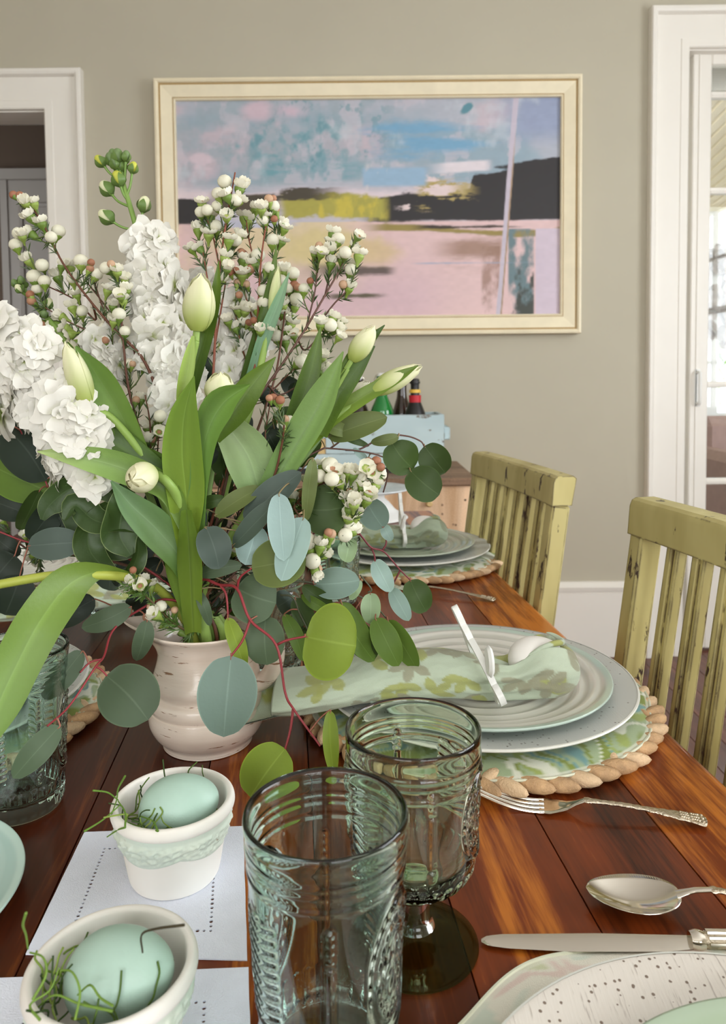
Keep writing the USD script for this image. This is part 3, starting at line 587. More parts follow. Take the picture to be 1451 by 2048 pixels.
# woven round placemat: braided rim segments over coiled rounds
M['straw'] = plain('water_hyacinth', s(196, 158, 116), 0.7, var=0.28, scale=60, bump=0.6, bscale=500)
M['straw2'] = plain('pale_water_hyacinth', s(218, 186, 148), 0.7, var=0.2, scale=60, bump=0.6, bscale=500)
ico = trimesh.creation.icosphere(1)
def lump(c, d, n, a, b, h):
    """One bulging strand of the braid."""
    d = np.array(d) / np.linalg.norm(d); n = np.array(n, float); u = np.cross(n, d)
    v = np.array(ico.vertices) * [a, b, h]
    v[:, 1] *= 1 - 0.35 * (v[:, 0] / a) ** 2
    return v[:, :1] * d + v[:, 1:2] * u + v[:, 2:] * n + c, np.array(ico.faces)
def placemat(c, label, R=0.185):
    t = Thing('woven_placemat', label, 'placemat', c)
    n = 52
    for row, (r, tilt) in enumerate(((R - 0.008, 0.75), (R - 0.021, -0.75))):
        for k in range(n):
            a = 2 * math.pi * (k + 0.5 * row) / n
            e, tt = np.array([math.cos(a), math.sin(a), 0]), np.array([-math.sin(a), math.cos(a), 0])
            j = rng.normal(0, 1, 3)
            t.add('braid_strand', lump(c + e * (r + 0.0012 * j[0]) + [0, 0, 0.0085 + 0.0008 * j[1]], tt + e * tilt * (1.05 + 0.15 * j[2]), [0, 0, 1], 0.0190, 0.0074, 0.0068), M['straw2' if (k + row) % 3 == 0 else 'straw'])
    rings = [tube([c + [r * math.cos(q), r * math.sin(q), 0.006] for q in np.linspace(0, 2 * math.pi, 49)], 0.0055, 6) for r in np.arange(0.012, R - 0.03, 0.0105)]
    t.add('coil', cat(*rings), M['straw'], kind='stuff')
    return t
pm1 = placemat(S1, 'round woven straw placemat under the front right place setting with the napkin')
S3 = np.array([0.075, 1.42, 0.75]); L1 = np.array([-0.462, 0.765, 0.75]); L3 = np.array([-0.585, 1.30, 0.75])
pm1.copy(S3, 47, 'round woven straw placemat under the far right place setting')
pm1.copy(L1, 95, 'round woven straw placemat at the left picture edge behind the left glass')
pm1.copy(L3, 140, 'round woven straw placemat at the far left of the table')

# printed scalloped cloth liner
def liner(name, c, R, z, label, seed, pal, sag=0.006, rs=0.0):
    nr, na = 66, 300
    r = np.concatenate([np.linspace(0.02, 0.75, 10), np.linspace(0.765, 1, 56)])[:, None]; a = np.linspace(0, 2 * math.pi, na, endpoint=False)[None]
    sc = 1 + 0.014 * np.cos(9 * a + rs) * r ** 4 + 0.012 * (meshkit.noise(np.stack([3 * np.cos(a), 3 * np.sin(a), 0 * a + seed], -1)) - 0.5) * r ** 4
    x, y = R * r * sc * np.cos(a), R * r * sc * np.sin(a)
    zz = 0.0014 * np.sin(9 * a + rs + 1.2) * r ** 6 - sag * np.clip((r - 0.86) / 0.14, 0, 1) ** 1.6 + 0.001 * (meshkit.noise(np.stack([x * 40, y * 40, x * 0], -1), seed) - 0.5)
    v = np.stack([x, y, zz + 0 * x], -1).reshape(-1, 3) + np.array(c) + [0, 0, z]
    f = grid(nr, na, True)
    p = np.stack([x * 14, y * 14, 0 * x], -1); w = np.stack([meshkit.fbm(p, 3, seed + 1), meshkit.fbm(p, 3, seed + 2), 0 * x], -1)
    q = meshkit.fbm(p * 1.1 + 2.2 * w, 3, seed + 3); q = (q - q.min()) / (q.max() - q.min()); q2 = meshkit.fbm(p * 1.6 + 2.0 * w + 9, 3, seed + 4)
    col = np.zeros(x.shape + (3,)); col[:] = s(*pal[0])
    for k, lo, hi in ((1, 0.30, 0.40), (2, 0.46, 0.52), (3, 0.58, 0.66), (1, 0.72, 0.80)):
        m = ss(q, lo - 0.01, lo + 0.01) * ss(-q, -hi - 0.01, -hi + 0.01); col = col * (1 - m[..., None]) + np.array(s(*pal[k])) * m[..., None]
    m = ss(q2, 0.56, 0.585) * ss(-q2, -0.68, -0.65); col = col * (1 - m[..., None]) + np.array(s(*pal[4])) * m[..., None]
    m = ss(r + 0 * a, 0.972, 0.98); col = col * (1 - 0.6 * m[..., None]) + 0.6 * np.array(s(224, 222, 206)) * m[..., None]
    n = len(v); bot = v - [0, 0, 0.0012]; e = (nr - 1) * na; j = np.arange(na); j2 = (j + 1) % na
    F_ = np.vstack([f, f[:, ::-1] + n, np.stack([e + j, e + n + j, e + n + j2, e + j2], 1)])
    cc = col.reshape(-1, 3)
    t = Thing(name, label, 'cloth liner', np.array(c) + [0, 0, z])
    t.add('cloth', (np.vstack([v, bot]), F_), M['cloth'], smooth=True, col=np.vstack([cc, cc]))
    ring = np.stack([(x[-1] * 0.999), (y[-1] * 0.999), zz[-1]], -1) + np.array(c) + [0, 0, z]
    t.add('hem', tube(np.vstack([ring, ring[:1]]), 0.0013, 6), plain('hem_cloth_%d' % seed, s(214, 214, 190), 0.85), label='rolled pale edge')
    return t
GREENS = ((158, 174, 136), (128, 142, 58), (112, 152, 150), (152, 166, 88), (216, 218, 200))
ln1 = liner('cloth_liner', S1, 0.176, 0.0185, 'green and pale blue floral cloth liner showing under the grey speckled charger, front right', 3, GREENS)
ln1.copy(S3 + [0, 0, 0.0185], 160, 'floral cloth liner under the charger of the far right setting')
ln1.copy(L1 + [0, 0, 0.0185], 250, 'floral cloth liner on the left woven placemat behind the left glass')
ln1.copy(L3 + [0, 0, 0.0185], 70, 'floral cloth liner on the far left woven placemat')
S0 = np.array([0.178, 0.262, 0.75])
liner('cloth_liner', S0, 0.182, 0.0046, 'cream cloth liner with pale green and pink flowers in the bottom right corner', 21, ((226, 220, 204), (204, 206, 168), (220, 198, 186), (206, 212, 196), (236, 230, 216)), sag=0.003, rs=0.8)

# chargers and plates
def speckle(name, base, specks, rough=0.35, dens=0.12, scale=260, streak=0.0):
    n = {'p': ('principled_bsdf', {'roughness': rough, 'coat_weight': 0.25, 'coat_roughness': 0.15}), 't': ('texture_coordinate', {}),
         'v': ('voronoi_texture', {'scale': scale}), 'sc': ('separate_color', {}), 'g': ('math', {'math_type': 'greater_than', 'value2': 1 - dens}),
         'd': ('math', {'math_type': 'less_than', 'value2': 0.32}), 'a': ('math', {'math_type': 'multiply'}), 'x': ('mix_color', {'a': base, 'b': specks}),
         'm': ('mapping', {'rotation': (0, 0, 0.7), 'scale': (700, 60, 60)}), 'nn': ('noise_texture', {'scale': 1.0, 'detail': 3.0}), 'b': ('bump', {'strength': 0.25, 'distance': 0.0006}),
         'st': ('map_range', {'from_min': 0.62, 'from_max': 0.70, 'to_max': streak, 'clamp': True}), 'mx': ('math', {'math_type': 'maximum'})}
    l = [('t.object', 'v.vector'), ('v.color', 'sc.color'), ('sc.r', 'g.value1'), ('v.distance', 'd.value1'), ('g.value', 'a.value1'), ('d.value', 'a.value2'), ('t.object', 'm.vector'), ('m.vector', 'nn.vector'),
         ('nn.fac', 'st.value'), ('st.result', 'mx.value1'), ('a.value', 'mx.value2'), ('mx.value', 'x.fac'), ('x.result', 'p.base_color'), ('nn.fac', 'b.height'), ('b.normal', 'p.normal')]
    return mat(name, n, l)
M['charger'] = speckle('grey_speckled_glaze', s(196, 198, 194), s(128, 124, 118), 0.4, 0.10, 300)
M['charger0'] = speckle('cream_speckled_glaze', s(222, 214, 204), s(122, 104, 90), 0.4, 0.22, 330, 0.5)
def charger(c, z, R, m, label):
    pr = [(0, 0.0), (R * 0.62, 0.0), (R * 0.66, 0.0025), (R * 0.97, 0.0085), (R * 0.995, 0.0095), (R, 0.011), (R * 0.995, 0.0125), (R * 0.97, 0.0125), (R * 0.70, 0.0065), (R * 0.62, 0.0045), (0, 0.0045)]
    t = Thing('charger_plate', label, 'charger plate', np.array(c) + [0, 0, z])
    t.add('plate', lathe(pr, 128, np.array(c) + [0, 0, z]), m, smooth=60)
    rr = [(R + 0.0004, 0.0105), (R + 0.0012, 0.0115), (R + 0.0004, 0.0127), (R - 0.001, 0.0129)]
    t.add('rim', lathe(rr, 128, np.array(c) + [0, 0, z]), plain(t.path.split('/')[-1] + '_rim_glaze', s(226, 226, 218), 0.3), label='pale worn rim')
    return t
cg = charger(S1, 0.0200, 0.163, M['charger'], 'pale grey speckled charger plate, front right, under the swirled plate')
cg.copy(S3 + [0, 0, 0.02], 40, 'pale grey charger plate of the far right setting')
cg.copy(L1 + [0, 0, 0.02], 90, 'pale grey charger plate at the left behind the left glass')
cg.copy(L3 + [0, 0, 0.02], 10, 'pale grey charger plate at the far left setting')
charger(S0, 0.0062, 0.152, M['charger0'], 'cream charger with brown speckles and streaks in the bottom right corner')

def swirl_plate(name, c, z, R, label, body, white, rim, ridge=0.0011, nr=120, rings=9):
    n = 150
    r = np.linspace(0.002, 1, nr); a = np.linspace(0, 2 * math.pi, n, endpoint=False)
    Rr, A = np.meshgrid(r, a, indexing='ij')
    ph = Rr * rings * 2 * math.pi - A * 1.0 + 0.8 * np.sin(A * 2 + 3 * Rr)
    zz = 0.004 + 0.011 * ss(Rr, 0.62, 1.0) * Rr ** 2 + ridge * np.cos(ph) * ss(Rr, 0.02, 0.1) * ss(-Rr, -0.97, -0.90)
    top = np.stack([R * Rr * np.cos(A), R * Rr * np.sin(A), zz], -1).reshape(-1, 3)
    nz = meshkit.fbm(np.stack([3 * np.cos(A), 3 * np.sin(A), Rr * 4], -1), 3, 5)
    w = ss(np.cos(ph + 0.6) + 1.1 * (nz - 0.5), -0.1, 0.8)
    col = np.array(s(*body)) * (1 - w[..., None]) + np.array(s(*white)) * w[..., None]
    e = ss(Rr, 0.93, 0.965)[..., None]; col = col * (1 - e) + np.array(s(*rim)) * e
    under = [(R * 1.004, 0.0135), (R * 0.99, 0.0115), (R * 0.66, 0.0015), (R * 0.60, 0.0), (0, 0.0)]
    uv = lathe(under, n)[0]
    v = np.vstack([top, uv]); f = grid(nr + len(under), n, True)
    cc = np.vstack([col.reshape(-1, 3), np.tile(np.array(s(*rim)), (len(uv), 1))])
    t = Thing(name, label, 'plate', np.array(c) + [0, 0, z])
    t.add('plate', (v + np.array(c) + [0, 0, z], f), M['glaze'], smooth=True, col=cc)
    return t
sp = swirl_plate('dinner_plate', S1 + [0.0, -0.008, 0], 0.0265, 0.136, 'white dinner plate with raised swirls and pale aqua rim, front right, under the rolled napkin', (204, 203, 192), (230, 227, 218), (188, 206, 194))
swirl_plate('dinner_plate', S3 + [-0.002, 0, 0], 0.0265, 0.136, 'sage green swirled dinner plate of the far right setting', (150, 160, 138), (178, 186, 164), (186, 196, 176))
sp.copy(L3 + [0, 0, 0.0265], 80, 'white swirled dinner plate at the far left setting')
sp.copy(L1 + [0, 0, 0.0265], 30, 'white swirled dinner plate at the left behind the left glass')
swirl_plate('dinner_plate', S0 + [0.022, -0.022, 0], 0.0130, 0.133, 'plain sage green plate in the bottom right corner', (160, 177, 150), (166, 182, 156), (164, 180, 156), ridge=0.0002, rings=7)
swirl_plate('salad_plate', (-0.333, 0.471, 0.75), 0.0, 0.1005, 'pale aqua plate cut off by the left picture edge', (176, 206, 198), (182, 210, 202), (196, 222, 212), ridge=0.0003, rings=6)

# rolled napkin, egg and rabbit napkin ring
def leafmask(s_, q, cs, cq, ang, L, W):
    x = (s_ - cs) * math.cos(ang) + (q - cq) * math.sin(ang); y = -(s_ - cs) * math.sin(ang) + (q - cq) * math.cos(ang)
    h = W * np.clip(1 - (x / L) ** 2, 0, 1) * (1 + 0.5 * x / L)
    return ss(h - np.abs(y), -0.0002, 0.0010)
def rolled_napkin(c, z, label, pal):
    X0, X1 = -0.205, 0.093
    ns, na = 170, 110
    S_ = np.linspace(0, 1, ns); A = np.linspace(0, 2 * math.pi, na, endpoint=False)
    x = X0 + (X1 - X0) * S_
    ringx = 0.012
    pin = bumps(x - ringx, 0.030)                            # gathered where the ring holds it
    tail = ss(-x, 0.075, 0.20)                                 # fanned-out loose end
    head = ss(x, 0.02, 0.055)
    end = np.sqrt(np.clip(1 - ((x - (X1 - 0.034)) / 0.034).clip(0, None) ** 2, 0.0, 1))
    ry = (0.027 + 0.020 * tail + 0.005 * head) * (1 - 0.22 * pin) * end + 0.0005
    rz = (0.0225 - 0.010 * tail + 0.009 * head) * (1 - 0.18 * pin) * end + 0.0005
    cy = -0.057 + 0.0 * x - 0.012 * tail; 
    XX, AA = np.meshgrid(x, A, indexing='ij')
    fold = 0.0030 * np.sin(3 * AA + 20 * XX) * (0.4 + pin[:, None]) + 0.0016 * np.sin(9 * AA + 1.3) * pin[:, None] * 2 + 0.010 * (meshkit.fbm(np.stack([XX * 22, np.cos(AA) * 1.6, np.sin(AA) * 1.6], -1), 3, 4) - 0.5)
    Y = cy[:, None] + (ry[:, None] + fold * end[:, None]) * np.cos(AA); rc = (rz - 0.0005) / np.maximum(end, 0.02); rc = np.where(end > 0.05, rc, 0.0315); Z = (rc * (0.75 + 0.25 * end))[:, None] + (rz[:, None] + 0.6 * fold * end[:, None]) * np.sin(AA)
    # opening of the pouch at the top of the head, with a rolled rim
    dent = bumps(XX - (X1 - 0.042), 0.023) * ss(np.sin(AA), 0.78, 0.93); Z = Z - 0.030 * dent
    Z = np.maximum(Z, 0.0003); Zlift = 0.002 + 0.006 * tail[:, None] * 0
    v = np.stack([XX, Y, Z + Zlift], -1).reshape(-1, 3)
    v = np.vstack([v, [[X0, cy[0], rz[0]]], [[X1, cy[-1], rz[-1]]]])
    j = np.arange(na); j2 = (j + 1) % na; e = (ns - 1) * na; N = ns * na
    f4 = grid(ns, na, True); f = np.vstack([f4[:, [0, 1, 2]], f4[:, [0, 2, 3]], np.stack([j2, j, np.full(na, N)], 1), np.stack([e + j, e + j2, np.full(na, N + 1)], 1)])
    # print: sprays of taupe and olive leaves on sage cloth
    q = (AA - math.pi) * 0.030; col = np.zeros(XX.shape + (3,)); col[:] = s(*pal[0])
    r_ = np.random.default_rng(8)
    for k in range(60):
        cs, cq, an = r_.uniform(X0, X1), r_.uniform(-0.1, 0.1), r_.uniform(0, 6.3); cc = s(*pal[1 + (k % 2)])
        for b in range(3):
            m = leafmask(XX, q, cs + 0.010 * math.cos(an + b * 1.1), cq + 0.010 * math.sin(an + b * 1.1), an + b * 1.1, 0.0135, 0.0056) * 0.9
            col = col * (1 - m[..., None]) + np.array(cc) * m[..., None]
    cc = np.vstack([col.reshape(-1, 3), col[0, :1], col[-1, :1]])
    t = Thing('rolled_napkin', label, 'napkin', np.array(c) + [0, 0, z])
    o = np.array(c) + [0, 0, z]
    t.add('cloth', (v + o, f[:, ::-1]), M['cloth'], smooth=True, col=cc)
    # the folded-over rim of the pouch
    g = np.linspace(-2.2, 1.0, 41); gx_ = (X1 - 0.042) + 0.0250 * np.cos(g); gy_ = 0.0185 * np.sin(g); gry, grz = np.interp(gx_, x, ry), np.interp(gx_, x, rz)
    rim = np.stack([gx_, -0.057 + gy_, 0.0005 + grz * (1 + np.sqrt(np.clip(1 - (gy_ / gry) ** 2, 0, 1)))], -1) + o
    rw = 0.0004 + 0.0026 * np.sin(np.linspace(0, math.pi, 41)) ** 0.6
    tv, tf = tube(rim, rw, 8); tc = np.tile(np.array(s(*pal[0])), (len(tv), 1)); tc[len(tv) // 3: len(tv) // 2] = s(*pal[2])
    t.add('folded_edge', (tv, tf), M['cloth'], smooth=True, col=tc)
    # the loose corner of the tail lying flat
    n1, n2 = 24, 24; u = np.linspace(0, 1, n1); w = np.linspace(-1, 1, n2); Uu, Ww = np.meshgrid(u, w, indexing='ij')
    tx = -0.150 - 0.085 * Uu; ty = -0.062 + Ww * (0.040 + 0.012 * Uu) - 0.006 * Uu; tz = 0.018 + 0.008 * np.sin(3 * Ww + 1) * (0.3 + Uu) - 0.006 * Uu + 0.004 * np.cos(5 * Ww)
    lv = np.stack([tx, ty, tz], -1).reshape(-1, 3); lc = np.zeros((n1 * n2, 3)); lc[:] = s(*pal[0])
    for k in range(10):
        m = leafmask(tx, ty, -0.16 - 0.07 * r_.random(), -0.05 + 0.07 * (r_.random() - 0.5), r_.uniform(0, 6.3), 0.013, 0.006).reshape(-1)
        lc = lc * (1 - m[:, None]) + np.array(s(*pal[1 + k % 2])) * m[:, None]
    lf = grid(n1, n2); NN = len(lv)
    t.add('loose_end', (np.vstack([lv, lv - [0, 0, 0.001]]) + o, np.vstack([lf, lf[:, ::-1] + NN])), M['cloth'], smooth=True, col=np.vstack([lc, lc]))
    return t
SAGE = ((186, 198, 176), (152, 150, 126), (164, 168, 98))
N1 = S1 + [0, 0, 0]
nap = rolled_napkin(N1, 0.0325, 'pale sage leaf-print napkin rolled around a white egg, front right plate', SAGE)
N3 = S3 + [-0.012, 0.020, 0.0325]
rolled_napkin(S3 + [-0.012, 0.020, 0], 0.0325, 'dull sage leaf-print napkin rolled on the far right plate', ((158, 170, 146), (136, 142, 116), (146, 152, 104)))
nap.copy(L1 + [0.005, 0.16, 0.0325], 205, 'leaf-print napkin with its loose end off the plate, left of the pitcher')
eggp = [(0.0285 * math.cos(t) * (1.0 if True else 1), t) for t in (0,)]
def egg_mesh(L=0.056, W=0.043, n=40):
    t = np.linspace(0, math.pi, 32); x = -np.cos(t) * L / 2; r = W / 2 * np.sin(t) * (1 - 0.13 * np.cos(t) * -1)
    return lathe([(max(a, 1e-5), b) for a, b in zip(r, x)], n)
M['egg_w'] = plain('white_egg', s(238, 234, 228), 0.45, var=0.01, scale=80, bump=0.05, bscale=900)
M['egg_b'] = plain('blue_green_egg', s(176, 204, 190), 0.42, var=0.035, scale=45, bump=0.06, bscale=900)
def egg(c, R, m, label, group=None):
    t = Thing('egg', label, 'egg', c, group=group); v, f = egg_mesh(); t.add('shell', (v @ np.array(R).T + np.array(c), f), m, smooth=True); return t
RY = lambda d: rotm([0, 1, 0], d)
e1 = S1 + [0.051, -0.056, 0.0325 + 0.0385]
egg(e1, rotm([0, 0, 1], 8) @ RY(84), M['egg_w'], 'white egg in the pouch of the napkin, front right')
egg(S3 + [0.039, -0.036, 0.0325 + 0.0385], rotm([0, 0, 1], -5) @ RY(84), M['egg_w'], 'white egg in the napkin on the far right plate')
def rabbit_ring(c, label, tilt, turn):
    """A flat white wooden rabbit with a hole that holds the roll; built upright in its own plane (y, z), thickness along x."""
    body = sg.Point(0, 0).buffer(0.036, 32).union(sg.Point(0.004, 0.036).buffer(0.0125, 24))
    for a, L in ((0.0, 0.024), (-0.42, 0.022)):
        e = sg.Point(0, 0).buffer(1, 24); import shapely.affinity as sa
        e = sa.scale(e, 0.0075, L / 2); e = sa.translate(e, 0, L / 2); e = sa.rotate(e, math.degrees(a), origin=(0, 0)); body = body.union(sa.translate(e, 0.006, 0.042))
    body = body.union(sg.Point(-0.038, -0.012).buffer(0.010, 16))
    hole = sg.Point(0, -0.002).buffer(0.0285, 40); body = body.difference(hole).simplify(0.0002)
    v, f = extr(body, 0.006, -0.003); v = np.stack([v[:, 2], v[:, 0], v[:, 1]], 1)
    R = rotm([0, 0, 1], turn) @ rotm([0, 1, 0], tilt); v = v @ R.T
    v[:, 2] -= v[:, 2].min()
    t = Thing('napkin_ring', label, 'napkin ring', c)
    t.add('rabbit_cutout', orient((v + np.array(c), f)), M['white'], smooth=30)
    n = rotm([0, 0, 1], turn) @ rotm([0, 1, 0], tilt)
    off = np.array([0, -0.0385, 0.055]); 
    t.add('paw', xf(lathe([(0, -0.003), (0.008, -0.0028), (0.010, 0), (0.008, 0.0028), (0, 0.003)], 20), n @ np.diag([1, 1, 1.0]) @ np.array([[0.55, 0, 0.8], [0, 1.0, 0], [0.83 * 1.7, 0, -0.5]]), np.array(c) + off), M['white'])
    return t
rabbit_ring(S1 + [-0.004, -0.070, 0.0335], 'flat white wooden rabbit napkin ring around the roll, front right', -24, 6)
rabbit_ring(S3 + [-0.004, -0.037, 0.0335], 'flat white wooden rabbit napkin ring standing on the far right napkin', -3, 3)

# ------------------------------------------------------------------ silver cutlery
def ribbon_solid(pts, wid, thk, cup=None):
    """A bar along a path: half widths, thicknesses, optional cupping (depth of the hollow)."""
    p = np.array(pts, float); n = len(p); w = np.array(wid, float); th = np.array(thk, float); cup = np.zeros(n) if cup is None else np.array(cup, float)
    t = np.gradient(p, axis=0); t /= np.linalg.norm(t, axis=1, keepdims=True); sd = np.cross(t, [0, 0, 1.0]); sd /= np.linalg.norm(sd, axis=1, keepdims=True); nm = np.cross(sd, t)
    g = np.linspace(-1, 1, 13); V = []
    for k in range(n):
        top = [p[k] + sd[k] * w[k] * q + nm[k] * (-cup[k] * (1 - q * q) + th[k] * (1 - q ** 4) * 0.5) for q in g]
        bot = [p[k] + sd[k] * w[k] * q + nm[k] * (-cup[k] * (1 - q * q) - th[k] * (1 - q ** 4) * 0.5) for q in g[::-1][1:-1]]
        V.append(top + bot)
    m = len(V[0]); V = np.array(V).reshape(-1, 3); f = grid(n, m, True); f = np.vstack([f[:, [0, 1, 2]], f[:, [0, 2, 3]]])
    caps = [[0, k + 1, k] for k in range(1, m - 1)] + [[(n - 1) * m, (n - 1) * m + k, (n - 1) * m + k + 1] for k in range(1, m - 1)]
    return orient((V, np.vstack([f, caps])))
def path(a, b, zs, k=40):
    a, b = np.array(a, float), np.array(b, float); u = np.linspace(0, 1, k)
    z = np.interp(u, np.linspace(0, 1, len(zs)), zs); zz = np.convolve(np.pad(z, 3, 'edge'), np.ones(7) / 7, 'valid')
    return np.stack([a[0] + (b[0] - a[0]) * u, a[1] + (b[1] - a[1]) * u, 0.75 + zz], 1)
def lerp(u, xs, ys): return np.interp(u, xs, ys)
def ornate_handle(t, a, b, z0, z1, w0, w1, end=True):
    k = 60; u = np.linspace(0, 1, k); p = path(a, b, [z0, z0 * 0.9 + 0.1 * z1, (z0 + z1) / 2, z1], k)
    w = lerp(u, [0, 0.04, 0.12, 0.5, 0.78, 0.86, 0.93, 0.98, 1.0], [w0 * 1.4, w0 * 1.5, w0, w0 * 1.1, w1 * 0.75, w1 * 0.72, w1, w1 * 0.98, w1 * 0.5])
    w = w * (1 + 0.05 * np.sin(u * 60)); th = 0.0022 + 0.0008 * np.sin(u * 45) ** 2
    t.add('handle', ribbon_solid(p, w, th), M['silver_o'], smooth=50, label='ornate cast handle')
    d = (np.array(b) - np.array(a))[:2]; d = d / np.linalg.norm(d); sdv = np.array([d[1], -d[0]])
    for i, uu in enumerate(np.linspace(0.80, 0.97, 9)):
        c = p[int(uu * (k - 1))]
        for q in (-0.5, 0.0, 0.5):
            t_ = c + np.array([sdv[0] * q * w[int(uu * (k - 1))], sdv[1] * q * w[int(uu * (k - 1))], 0.0014])
            beads.append(xf((np.array(ico.vertices) * [0.0012, 0.0012, 0.0009], np.array(ico.faces)), None, t_))
def fork(tip, end, label, z=0.0):
    global beads; beads = []
    tip, end = np.array(tip[:2]), np.array(end[:2]); d = end - tip; L = np.linalg.norm(d); d /= L; sd = np.array([d[1], -d[0]])
    t = Thing('fork', label, 'fork', (*((tip + end) / 2), 0.75 + z))
    at = lambda q: tip + d * q
    for k in (-1.5, -0.5, 0.5, 1.5):
        u = np.linspace(0, 1, 16); p = np.array([np.append(at(0.058 * q) + sd * k * 0.0058 * (0.86 + 0.14 * q), 0.75 + z + 0.0135 - 0.012 * math.sin(q * 1.9) ) for q in u])
        t.add('tine', tube(p, np.interp(u, [0, 0.1, 1], [0.0006, 0.0013, 0.0017]), 8), M['silver'])
    u = np.linspace(0, 1, 26); q = 0.054 + 0.036 * u
    p = np.array([np.append(at(x), 0.75 + z + lerp(uu, [0, 0.25, 0.6, 1], [0.0026, 0.0024, 0.0045, 0.0105])) for x, uu in zip(q, u)])
    t.add('root', ribbon_solid(p, lerp(u, [0, 0.2, 0.5, 0.8, 1], [0.0108, 0.0112, 0.0082, 0.0036, 0.0028]), np.full(26, 0.0022), lerp(u, [0, 0.4, 1], [0.0012, 0.0012, 0])), M['silver'], smooth=50)
    ornate_handle(t, at(0.089), end, 0.0105 + z, 0.0035 + z, 0.0026, 0.0085)
    t.add('cast_beads', cat(*beads), M['silver_o'], kind='stuff'); return t
fork(T(943, 1602), T(1412, 1651), 'silver fork with ornate handle below the front right place setting')
fork(T(760, 1172), T(990, 1204), 'silver fork beside the far right woven placemat')
def spoon(tip, end, label):
    global beads; beads = []
    tip, end = np.array(tip[:2]), np.array(end[:2]); d = end - tip; L = np.linalg.norm(d); d /= L
    t = Thing('spoon', label, 'spoon', (*((tip + end) / 2), 0.75)); at = lambda q: tip + d * q
    u = np.linspace(0, 1, 40); BL = 0.060
    w = 0.0185 * np.sqrt(np.clip(1 - (2 * u - 1) ** 2, 0.003, 1)) * (1.06 - 0.30 * (0.5 - u)) * np.where(u > 0.9, 1.0, 1)
    cup = 0.0065 * np.clip(1 - (2 * u - 1) ** 2, 0, 1)
    p = np.array([np.append(at(BL * q), 0.75 + 0.0095 - 0.0015 * math.sin(math.pi * q) + 0.002 * q) for q in u])
    t.add('bowl', ribbon_solid(p, w, np.full(40, 0.0012), cup), M['silver'], smooth=60)
    k = np.linspace(0, 1, 14); p2 = np.array([np.append(at(BL - 0.003 + 0.022 * q), 0.75 + lerp(q, [0, 0.5, 1], [0.0110, 0.0150, 0.0165])) for q in k])
    t.add('neck', ribbon_solid(p2, lerp(k, [0, 0.4, 1], [0.0045, 0.0026, 0.0022]), np.full(14, 0.0026)), M['silver'], smooth=60)
    ornate_handle(t, at(BL + 0.018), end, 0.0165, 0.004, 0.0024, 0.0095)
    t.add('cast_beads', cat(*beads), M['silver_o'], kind='stuff'); return t
a0 = T(1171, 1803); a1 = T(1338, 1872); dd = (a1 - a0)[:2]; dd = dd / np.linalg.norm(dd)
spoon(a0[:2], a0[:2] + dd * 0.030 + np.array([1, -0.05]) * 0.118, 'silver spoon lying behind the knife at the right picture edge')
spoon((0.095, 0.985), (0.262, 0.962), 'silver spoon half hidden behind the front right plate')
def knife(tip, bolster, end, label):
    global beads; beads = []
    tip, bolster, end = (np.array(x[:2], float) for x in (tip, bolster, end)); d = bolster - tip; L = np.linalg.norm(d); d /= L; sd = np.array([d[1], -d[0]])
    t = Thing('knife', label, 'knife', (*((tip + end) / 2), 0.75))
    u = np.linspace(0, 1, 40)
    lo = lerp(u, [0, 0.03, 0.12, 0.4, 0.85, 1.0], [0.0005, 0.0035, 0.0055, 0.0078, 0.0072, 0.0045]); hi = lerp(u, [0, 0.03, 0.1, 0.45, 0.55, 1.0], [0.0005, 0.0032, 0.0045, 0.0055, 0.0058, 0.0045])
    V = []
    for q, l_, h_ in zip(u, lo, hi):
        c = tip + d * L * q; z = 0.75 + 0.0022 + 0.0025 * q
        V.append([np.append(c + sd * l_, z - 0.0002), np.append(c + sd * l_ * 0.1, z + 0.0011), np.append(c - sd * h_, z + 0.0011), np.append(c - sd * h_, z - 0.0011), np.append(c + sd * l_ * 0.1, z - 0.0011)])
    V = np.array(V).reshape(-1, 3); f = grid(40, 5, True); f = np.vstack([f[:, [0, 1, 2]], f[:, [0, 2, 3]]]); caps = [[0, k, k + 1] for k in (1, 2, 3)] + [[195, 195 + k + 1, 195 + k] for k in (1, 2, 3)]
    t.add('blade', orient((V, np.vstack([f, caps]))), M['silver'], smooth=20)
    d3 = np.append(d, 0); e3 = end - bolster; e3 = np.append(e3 / np.linalg.norm(e3), 0); b3 = np.append(bolster, 0.75 + 0.0058)
    t.add('bolster', tube([b3 - e3 * 0.004, b3, b3 + e3 * 0.004], [0.0052, 0.0064, 0.0056], 14, 3), M['silver'])
    k = np.linspace(0, 1, 30); HL = np.linalg.norm(end - bolster)
    p = b3 + e3 * (0.003 + (HL - 0.003) * k[:, None])
    t.add('handle', tube(p, 0.0056 * lerp(k, [0, 0.1, 0.6, 0.88, 0.96, 1], [0.9, 0.95, 1.0, 1.2, 1.25, 0.6]), 16), M['silver_o'], smooth=50)
    for g in range(5):
        a = math.pi * (0.1 + 0.2 * g); n = np.array([-e3[1], e3[0], 0]) * math.cos(a) + np.array([0, 0, 1]) * math.sin(a)
        t.add('flute', tube(p[1:22] + n * 0.0053, 0.0011, 6), M['silver'])
    return t
knife(T(962, 1889), T(1392, 1900), T(1392, 1900)[:2] + np.array([0.095, -0.004]), 'silver knife beside the bottom right cloth liner')
knife(T(850, 1272), T(985, 1294), T(1103, 1307), 'silver knife behind the front right plate')

